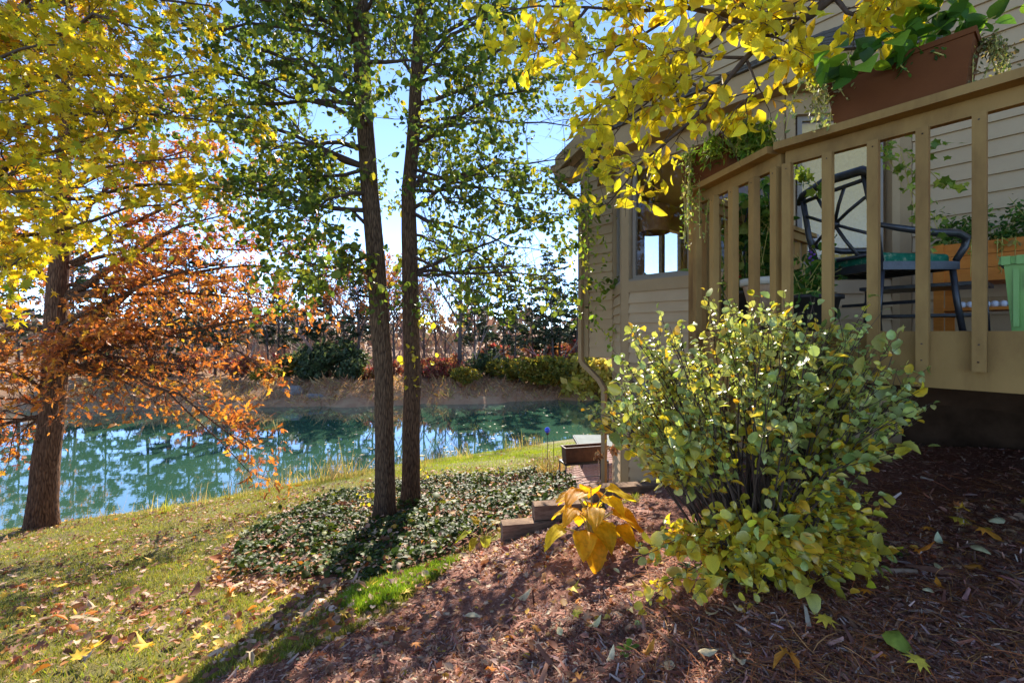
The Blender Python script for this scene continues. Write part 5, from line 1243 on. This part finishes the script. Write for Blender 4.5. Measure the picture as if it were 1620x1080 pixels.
place(gsh, [(492, 30, 17, 0), (525, 30.5, 21, 0), (552, 30, 15, 0), (765, 31, 13, 0), (790, 30, 12, 0), (240, 29, 13, 0), (150, 29, 14, 0)], 'dark evergreen shrub on the far bank, {} dark shrub from the left')
ysh = [bush_proto(52, [(.26, .22, .035), (.18, .19, .035), (.34, .24, .03), (.12, .14, .03)], name='yellow_shrub', grp='yellow green shrubs on the far bank')]
place(ysh, [(820, 29.0, 14, 0), (848, 29.2, 16, 0), (876, 29.4, 16, 0), (735, 28, 9.5, 0), (900, 30, 15, 0), (440, 28.6, 9, 0), (575, 29, 8, 0), (420, 27.5, 7, 0)], 'yellow green shrub on the far bank, {} yellow shrub from the left', 1.15)
rsh = [bush_proto(53, [(.26, .12, .06), (.32, .17, .08), (.22, .10, .07), (.34, .06, .07)], name='russet_shrub', grp='russet shrubs on the far bank', n=1500)]
place(rsh, [(700, 29, 11, 0), (675, 30, 12, 0), (715, 31, 15, 0), (640, 30, 10, 0), (600, 29.5, 9, 0), (450, 31, 13, 0), (380, 29, 13, 0), (300, 30, 14, 0), (780, 34, 18, 0), (860, 36, 20, 0), (905, 35, 20, 0)], 'russet brown bush on the far bank, {} russet bush from the left', 1.1)
wsh = bush_proto(54, [(.50, .42, .06), (.42, .36, .07), (.58, .46, .10)], name='weeping_shrub', grp=None or 'weeping yellow shrub', n=2600, drape=.5, lsz=.2)
del wsh['group']; wsh['label'] = 'weeping pale yellow shrub on the far shore beside the house corner'; wsh.location = tuple(far_at(938, 28.8)); wsh.scale = (2.2, 2.0, 2.1)

# distant wood edge, one brown mass
n = 15000; x = rng.uniform(-90, 60, n); y = rng.uniform(44, 75, n); h = 3.2 + 2.2 * np.sin(x * .23) * np.sin(x * .61 + 1) + 1.5 * rng.random(n)
z = ground(x, y); t = rng.random(n) ** .8; pos = np.c_[x, y, z + t * h]
R = frames(rng.normal(0, .6, (n, 3)) + np.array((0, 0, 1.)), rng.normal(0, 1, (n, 3)))
tag(scatter('distant_wood', KITE, pos, R, .75 * np.exp(rng.normal(0, .3, n)), palette(n, [(.26, .18, .14), (.20, .15, .12), (.32, .21, .15), (.16, .15, .11)]), M['leaf_dry']), 'distant brown woodland edge behind the far bank', 'woodland')
# scrub thicket of bare stems behind the bank
n = 3400; x = rng.uniform(-34, 22, n); y = rng.uniform(31, 42, n); z = ground(x, y)
R = frames(np.c_[rng.normal(0, .55, (n, 2)), np.ones(n)], rng.normal(0, 1, (n, 3)))
TW_ = (np.array([(-.012, 0, 0), (.012, 0, 0), (.02, .5, .02), (.0, .5, .02), (.09, 1, .05), (-.10, .95, 0)], float), np.array([(0, 1, 2), (0, 2, 3), (3, 2, 4), (3, 2, 5)]))
tag(scatter('scrub_thicket', TW_, np.c_[x, y, z], R, 1.5 * np.exp(rng.normal(0, .5, n)), palette(n, [(.30, .20, .15), (.24, .17, .13), (.36, .26, .18), (.34, .18, .14)]), M['chip']), 'leafless brown scrub thicket behind the far bank', 'thicket')
# dry bank grass on the far shore
n = 9000; x = rng.uniform(-26, 10, n); fy = np.interp(x, FARX, FARY); y = fy + rng.uniform(.1, 4.0, n) ; z = ground(x, y)
R = frames(np.c_[rng.normal(0, .7, (n, 2)), np.ones(n) * .6], rng.normal(0, 1, (n, 3)))
tag(scatter('bank_grass', GB, np.c_[x, y, z], R, .30 * np.exp(rng.normal(0, .4, n)), palette(n, [(.48, .28, .15), (.42, .21, .11), (.54, .37, .19), (.42, .34, .11)], [4, 3, 2, 1]), M['grassm']), 'dry brown grass and leaves on the far bank', 'grass')
# rocks of the far bank
def rock(px, d, s, label):
    p = far_at(px, d); V, Fc = sphere(Z0, 1, 10, 7); V = np.array(V); V = V * (1 + .18 * np.sin(V[:, :1] * 4 + s * 9) + .12 * np.cos(V[:, 1:2] * 5)) * (s, s * .7, s * .45)
    o = mk('bank_rock', V, Fc, M['rock'], None, None, False); o.location = tuple(p); tag(o, label, 'rock')
M['rock'] = surf('field stone', (.16, .13, .11), (.30, .26, .22), 5, .9, .4)
rock(462, 27, .75, 'flat grey brown boulder low on the far bank left of the trunks'); rock(497, 26.6, .45, 'smaller stone right of the boulder on the far bank')

# near shore dry grasses
def clump(px, py, h, cols, label, n=70, name='dry_grass_clump', w=.14, grp='dry grass clumps along the near shore', lean=.28):
    b = G(px, py); e = empty(name, b, label, 'grass', grp); pos = b + np.c_[rng.normal(0, w, (n, 2)), np.zeros(n)]; pos[:, 2] = ground(pos[:, 0], pos[:, 1]) - .01
    R = frames(np.c_[rng.normal(0, lean, (n, 2)), np.ones(n)], rng.normal(0, 1, (n, 3))); BL_ = (np.array([(-.014, 0, 0), (.014, 0, 0), (.012, .5, .03), (-.008, .5, .03), (0, 1, .14)], float), np.array([(0, 1, 2), (0, 2, 3), (3, 2, 4)]))
    scatter('blades', BL_, pos, R, h * np.exp(rng.normal(0, .3, n)), palette(n, cols), M['grassm'], e)
TAN = [(.42, .30, .16), (.50, .36, .20), (.34, .24, .10), (.30, .28, .08)]
cl = [(445, 768, .42), (475, 762, .35), (520, 756, .55), (548, 752, .5), (575, 748, .3), (380, 783, .3), (330, 792, .25), (255, 805, .3), (160, 818, .3), (690, 728, .3), (735, 722, .35), (815, 708, .4), (845, 703, .35), (660, 736, .35)]
for i, (px, py, h) in enumerate(sorted(cl)): clump(px, py + 4, h, TAN, 'dry tan grass clump on the near shore, {} clump from the left'.format(NAMES[i]), 60, w=.22)
clump(262, 812, .3, [(.5, .5, .05), (.42, .46, .05)], 'small yellow green sprig on the shore right of the oak', 40, 'shore_sprig', .06, None)
clump(872, 756, .42, [(.30, .17, .08), (.40, .26, .12), (.24, .22, .06)], 'brown withered perennial clump at the patio corner', 160, 'withered_perennial', .13, None, .5)
clump(893, 742, .25, [(.40, .30, .10), (.35, .33, .08)], 'low dry grass tuft beside the patio edge', 60, 'dry_grass_tuft', .10, None, .5)
# leaves floating on the pond
n = 420; u = rng.normal(700, 150, n); v = rng.uniform(640, 745, n); d = -WATER * F / (v - HZ); x = (u - CX) / F * d; ok = (d > np.interp(x, _sx, _sy) + .3); x, d = x[ok], d[ok]; n = len(x)
R = frames(np.c_[rng.normal(0, 1, (n, 2)), np.zeros(n)], np.tile((0, 0, 1.), (n, 1)))
tag(scatter('floating_leaves', KITE, np.c_[x, d, np.full(n, WATER + .006)], R, .10 * np.exp(rng.normal(0, .35, n)), palette(n, [(.42, .36, .28), (.45, .33, .2), (.4, .38, .2)]), M['leaf_dry']), 'pale fallen leaves floating on the pond', 'floating leaves')

# yellow leaved suckers on the trunks' feet and the side shoot
def sprig(base, tip, n, L, cols, label, name='tree_sucker', size=.07, r=.006, mat='leaf', sub=5):
    e = empty(name, base, label, 'plant'); pts = polyline(base - UP * .02, tip, 6, 0, .03); anc = []
    m = MB(); m.tube(pts, [r, r * .8, r * .7, r * .5, r * .4, r * .3], 5, False)
    for k in range(sub):
        p = at(pts, random.uniform(.35, .99)); dd = unit(rv3() + UP * .2); q = p + dd * L; m.tube([p, q], [r * .4, r * .2], 3, False)
        for _ in range(max(1, n // sub)): anc.append((p + (q - p) * random.uniform(.3, 1.05), dd))
    m.build('stem', M['twig'], e); pos, R, sc = leaves_from(anc, size, off=.02); split_leaves('leaf', 'leaves', ROUND, pos, R, sc, palette(len(pos), cols), M[mat], e, len(pos), 4); return e
YG = [(.55, .52, .04), (.48, .50, .05), (.62, .46, .03)]
random.seed(17)
b = P(668, 668, 7.18); sprig(b, P(672, 520, 7.0), 55, .32, YG, 'thin side shoot with yellow leaves on the right trunk', 'side_shoot', .07, .008, sub=11)
b = G(585, 815); sprig(b, b + np.array((-.05, -.05, .45)), 14, .12, YG, 'yellow leaved sucker at the foot of the left trunk', sub=5)
b = G(672, 770); sprig(b, b + np.array((.05, 0, .35)), 8, .12, YG, 'yellow leaved sucker behind the right trunk', sub=4)

# ------------------------------------------------------------------ plants on deck and house
def plume(parent_pts, cols, label, name, size, n, jit=.03, mat='leaf', tm=OVAL, stem_r=.003, cat='plant', hang=.3, singles=0):
    """trailing or upright stems given as polylines, with leaves along them"""
    base = parent_pts[0][0]; e = empty(name, base, label, cat); anc = []; m = MB()
    for pts in parent_pts:
        pts = [np.asarray(p, float) for p in pts]; m.tube(pts, [stem_r] * (len(pts) - 1) + [stem_r * .5], 4, False)
        for _ in range(n): t = random.uniform(.08, .999); anc.append((at(pts, t), unit(at(pts, min(t + .08, .999)) - at(pts, max(0, t - .08)) + 1e-4)))
    m.build('stems', M['stalk'] if 'stalk' in M else M['twig'], e)['kind'] = 'stuff'
    pos, R, sc = leaves_from(anc, size, off=jit, hang=hang); split_leaves('leaf', 'leaves', tm, pos, R, sc, palette(len(pos), cols), M[mat], e, singles, 5); return e
random.seed(23)
LG = [(.18, .28, .04), (.12, .22, .03), (.26, .33, .06)]; PALE = [(.30, .34, .14), (.22, .28, .09), (.36, .34, .16)]; DG = [(.04, .11, .02), (.06, .15, .03), (.10, .2, .03)]
def trails(px, py, d, k, sx, sy, L, grow=0.0):
    out = []
    for i in range(k):
        a = P(px + random.uniform(-sx, sx), py + random.uniform(-sy, sy) * .3, d) + np.array((0, random.uniform(-.06, .06), 0)); l = L * random.uniform(.5, 1.1)
        o_ = np.array((random.uniform(-.05, .05), random.uniform(-.05, .05), 0)); out.append([a, a + o_ + UP * (.02 + grow * l), a + o_ * 2 - UP * l * (.4 - grow), a + o_ * 2.4 + rv3() * .03 - UP * l * (1 - 2 * grow)])
    return out
plume(trails(1302, 120, 2.25, 10, 22, 20, .28), PALE, 'pale dried trailing plant hanging over the left end of the large planter', 'trailing_plant', .022, 70, .022)
plume(trails(1562, 78, 1.9, 10, 16, 12, .2), [(.14, .17, .05), (.2, .2, .07), (.25, .18, .08)], 'olive trailing plant hanging over the right end of the large planter', 'trailing_plant', .016, 80, .014)
plume(trails(1435, 95, 1.98, 3, 20, 10, .09), DG, 'small green sprig hanging over the front of the large planter', 'trailing_plant', .02, 18, .012)
up = []
for px, py, tx, ty in ((1340, 120, 1300, 90), (1350, 115, 1330, 100), (1400, 100, 1385, 60), (1427, 95, 1428, 40), (1450, 90, 1490, -5), (1452, 88, 1470, 30), (1460, 85, 1540, 20), (1470, 80, 1590, 30), (1480, 80, 1610, 10), (1440, 90, 1440, 60), (1460, 80, 1510, 40)):
    a = P(px, py, 2.0); b = P(tx, ty, 1.95); up.append([a, a + (b - a) * .5 + rv3() * .03 + UP * .03, b])
plume(up, [(.06, .16, .02), (.10, .24, .03), (.20, .34, .03), (.05, .12, .02)], 'green heart leaved vine climbing from the large planter', 'climbing_vine', .075, 9, .03, tm=HEART, singles=99)
ferny = []
for i in range(34):
    a = P(random.uniform(1150, 1215), random.uniform(232, 250), 2.72) + np.array((0, random.uniform(-.08, .12), 0)); o_ = np.array((random.uniform(-.16, .22), random.uniform(-.1, .15), random.uniform(.02, .22))); ferny.append([a, a + o_ * .6 + UP * .05, a + o_ - UP * .03])
plume(ferny, [(.10, .20, .025), (.16, .27, .035), (.24, .32, .05)], 'feathery light green fern overflowing the angled planter', 'fern', .036, 60, .02, tm=t_oval(.3, .1, .2))
plume(trails(1105, 250, 3.1, 12, 20, 10, .55), PALE + LG, 'pale trailing plant hanging from the far end of the angled planter', 'trailing_plant', .024, 60, .022)
ivs = []
for px, py, tx, ty in ((1375, 185, 1445, 195), (1390, 190, 1410, 260), (1400, 185, 1430, 300), (1415, 190, 1500, 230), (1420, 230, 1500, 300), (1425, 240, 1450, 350), (1430, 260, 1530, 290), (1255, 245, 1300, 300), (1258, 250, 1275, 290), (1440, 300, 1490, 380), (1450, 320, 1475, 400)):
    d = 2.75; a = P(px, py, d); b = P(tx, ty, d); ivs.append([a, (a + b) / 2 + rv3() * .04 - UP * .03, b])
plume(ivs, [(.26, .34, .05), (.36, .42, .08), (.14, .24, .04)], 'light green ivy trailing down behind the railing near the chair', 'ivy_vine', .05, 16, .025, tm=t_lobed(np.linspace(0, 2 * math.pi, 10, endpoint=False), [.25, .42, .3, .5, .32, .62, .32, .5, .3, .42]), singles=200)
herb = []
for i in range(60):
    a = W(random.uniform(-.32, .75), 5.2 + random.uniform(-.18, .18), .66); ln = random.uniform(.1, .3); herb.append([a, a + rv3() * .06 + UP * ln * .6, a + rv3() * .12 - Nv * .05 + UP * ln])
plume(herb, DG + [(.16, .26, .05)], 'bushy green herbs growing in the orange planter', 'herb_plant', .038, 34, .02)
hg = []
for i in range(16):
    a = W(random.uniform(-.3, .6), 4.98, .66); hg.append([a, a - Nv * .07 + UP * .03, a - Nv * .1 - UP * random.uniform(.1, .3)])
plume(hg, [(.3, .36, .06), (.36, .30, .08)], 'trailing sprays hanging over the front of the orange planter', 'trailing_plant', .04, 10, .015)
# potted climber with trellis behind the angled rail
def pot(c, r, h, label, mat='pot'):
    e = empty('flower_pot', c, label, 'pot'); n = 18; V = []; prof = [(0, .002), (.72, .0), (.95, .9), (1.06, .9), (1.06, 1.0), (.92, 1.0), (.9, .86), (0, .86)]
    for rr, hh in prof: V += [c + np.array((math.cos(a) * r * rr, math.sin(a) * r * rr, h * hh)) for a in np.linspace(0, 2 * math.pi, n, endpoint=False)]
    MB().add(V, [(i * n + j, i * n + (j + 1) % n, (i + 1) * n + (j + 1) % n, (i + 1) * n + j) for i in range(len(prof) - 2) for j in range(n)]).build('body', M[mat], e, True)
    MB().add([c + np.array((math.cos(a) * r * .9, math.sin(a) * r * .9, h * .86)) for a in np.linspace(0, 2 * math.pi, n, endpoint=False)], [tuple(range(n))]).build('soil', M['soil'], e); return e
pc = P(1205, HZ, 3.55); pot(pc, .20, .32, 'dark pot with a climber on a wire trellis behind the angled rail')
te = empty('wire_trellis', pc + UP * .28, 'arched dark wire trellis standing in the pot', 'trellis'); 
for k in range(4):
    a = k * math.pi / 4; w_ = np.array((math.cos(a), math.sin(a), 0)) * .13; MB().tube([pc + w_ + UP * .25, pc + w_ + UP * .85, pc + w_ * .7 + UP * 1.05, pc + UP * 1.13, pc - w_ * .7 + UP * 1.05, pc - w_ + UP * .85, pc - w_ + UP * .25], .004, 5).build('hoop', M['iron'], te, True)
cl_ = []
for i in range(26):
    a0 = random.uniform(0, 6.28); a = pc + np.array((math.cos(a0) * .1, math.sin(a0) * .1, .28)); L = random.uniform(.4, 1.1); cl_.append([a, a + np.array((random.uniform(-.1, .1), random.uniform(-.1, .1), L * .5)), a + np.array((random.uniform(-.28, .2), random.uniform(-.15, .15), L * .85))])
plume(cl_, DG + LG, 'leafy green climber filling the wire trellis', 'climber', .06, 22, .03, tm=HEART)
pc2 = P(1150, HZ, 3.75); pot(pc2, .16, .26, 'smaller dark pot with red flowers behind the angled rail')
f_ = []
for i in range(22):
    a = pc2 + UP * .22; f_.append([a, a + rv3() * .12 + UP * .15, a + rv3() * .25 + UP * random.uniform(.2, .75)])
plume(f_, LG + DG, 'leafy flowering plant in the smaller dark pot', 'flowering_plant', .05, 18, .03)
fl = empty('red_blossom', P(1174, 440, 3.7), 'single red blossom among the pot leaves', 'flower')
for k in range(5): MB().add(*sphere(P(1174, 440, 3.7) + np.array((math.cos(k * 1.256) * .022, -.01, math.sin(k * 1.256) * .016)), .018, 8, 5)).build('petal', M['red'], fl, True)
# salvia plant and tray next to the chair
pc3 = P(1278, HZ, 3.05); pot(pc3, .19, .24, 'low dark pot left of the chair with a purple flower spike')
s_ = []
for i in range(26):
    a = pc3 + UP * .2; s_.append([a, a + rv3() * .12 + UP * .1, a + rv3() * .26 + UP * random.uniform(.05, .35)])
plume(s_, DG + [(.14, .24, .03)], 'dark leafy plant spreading from the low pot', 'foliage_plant', .055, 18, .03)
sv = P(1283, 410, 3.05); se = empty('salvia_spike', pc3 + UP * .22, 'thin purple flower spike rising left of the chair', 'flower')
MB().tube([pc3 + UP * .2, sv - UP * .1, sv + UP * .08], .003, 5).build('stem', M['twig'], se)
for k in range(10): MB().add(*sphere(sv + np.array((random.uniform(-.018, .018), random.uniform(-.012, .012), -.06 + k * .013)), .009, 6, 4)).build('floret', M['purple'], se, True)
tr_ = P(1220, 452, 3.35); te2 = empty('coir_basket', tr_, 'pale rimmed basket of brown coir beside the corner post', 'basket')
n = 20; MB().add([tr_ + np.array((math.cos(a) * r, math.sin(a) * r, z)) for r, z in ((.21, .0), (.21, .05), (.18, .05), (.18, .0)) for a in np.linspace(0, 2 * math.pi, n, endpoint=False)], [(i * n + j, i * n + (j + 1) % n, ((i + 1) % 4) * n + (j + 1) % n, ((i + 1) % 4) * n + j) for i in range(4) for j in range(n)]).build('rim', M['basin'], te2, True)
MB().add([tr_ + np.array((math.cos(a) * r, math.sin(a) * r, z)) for r, z in ((.19, -.002), (.16, -.12), (.08, -.2), (.0, -.21)) for a in np.linspace(0, 2 * math.pi, n, endpoint=False)], [(i * n + j, i * n + (j + 1) % n, (i + 1) * n + (j + 1) % n, (i + 1) * n + j) for i in range(3) for j in range(n)]).build('bowl', M['drywood'], te2, True)
MB().tube([tr_ - UP * .20, np.array((tr_[0], tr_[1], 0.0))], .02, 8).build('foot', M['iron'], te2)
# vine leaves against the far house corner
vn = []
for px, py, tx, ty in ((925, 300, 945, 420), (930, 330, 965, 440), (920, 380, 950, 470), (915, 420, 960, 480), (935, 300, 930, 350), (925, 450, 945, 540), (930, 260, 925, 330), (960, 520, 975, 560)):
    a = P(px, py, 6.9); b = P(tx, ty, 6.6); vn.append([a, (a + b) / 2 + rv3() * .12, b])
plume(vn, [(.16, .26, .03), (.24, .32, .04), (.40, .40, .04)], 'light green vine climbing the downspout corner of the house', 'climbing_vine', .085, 22, .09)
# withered flower stalks before the bay
for i, (px, py, d, tx, ty) in enumerate(((948, 850, 3.4, 946, 715), (966, 860, 3.5, 971, 705))):
    b = G(px, py - 30); t = P(tx, ty, b[1]); e = empty('withered_flower', b, ('left' if i == 0 else 'right') + ' withered rusty flower head on a thin stalk behind the golden hosta', 'flower')
    MB().tube([b - UP * .02, (b + t) / 2 + np.array((.01, 0, 0)), t], .003, 5).build('stalk', M['drywood'], e)
    nn = 26; pos = t + rng.normal(0, .014, (nn, 3)) + np.array((0, 0, -.01)); scatter('flower_head', OVAL, pos, frames(rng.normal(0, .5, (nn, 3)) + np.array((-.2, 0, -1.)), rng.normal(0, 1, (nn, 3))), np.full(nn, .05), palette(nn, [(.32, .13, .04), (.42, .22, .08)]), M['leaf_dry'], e)
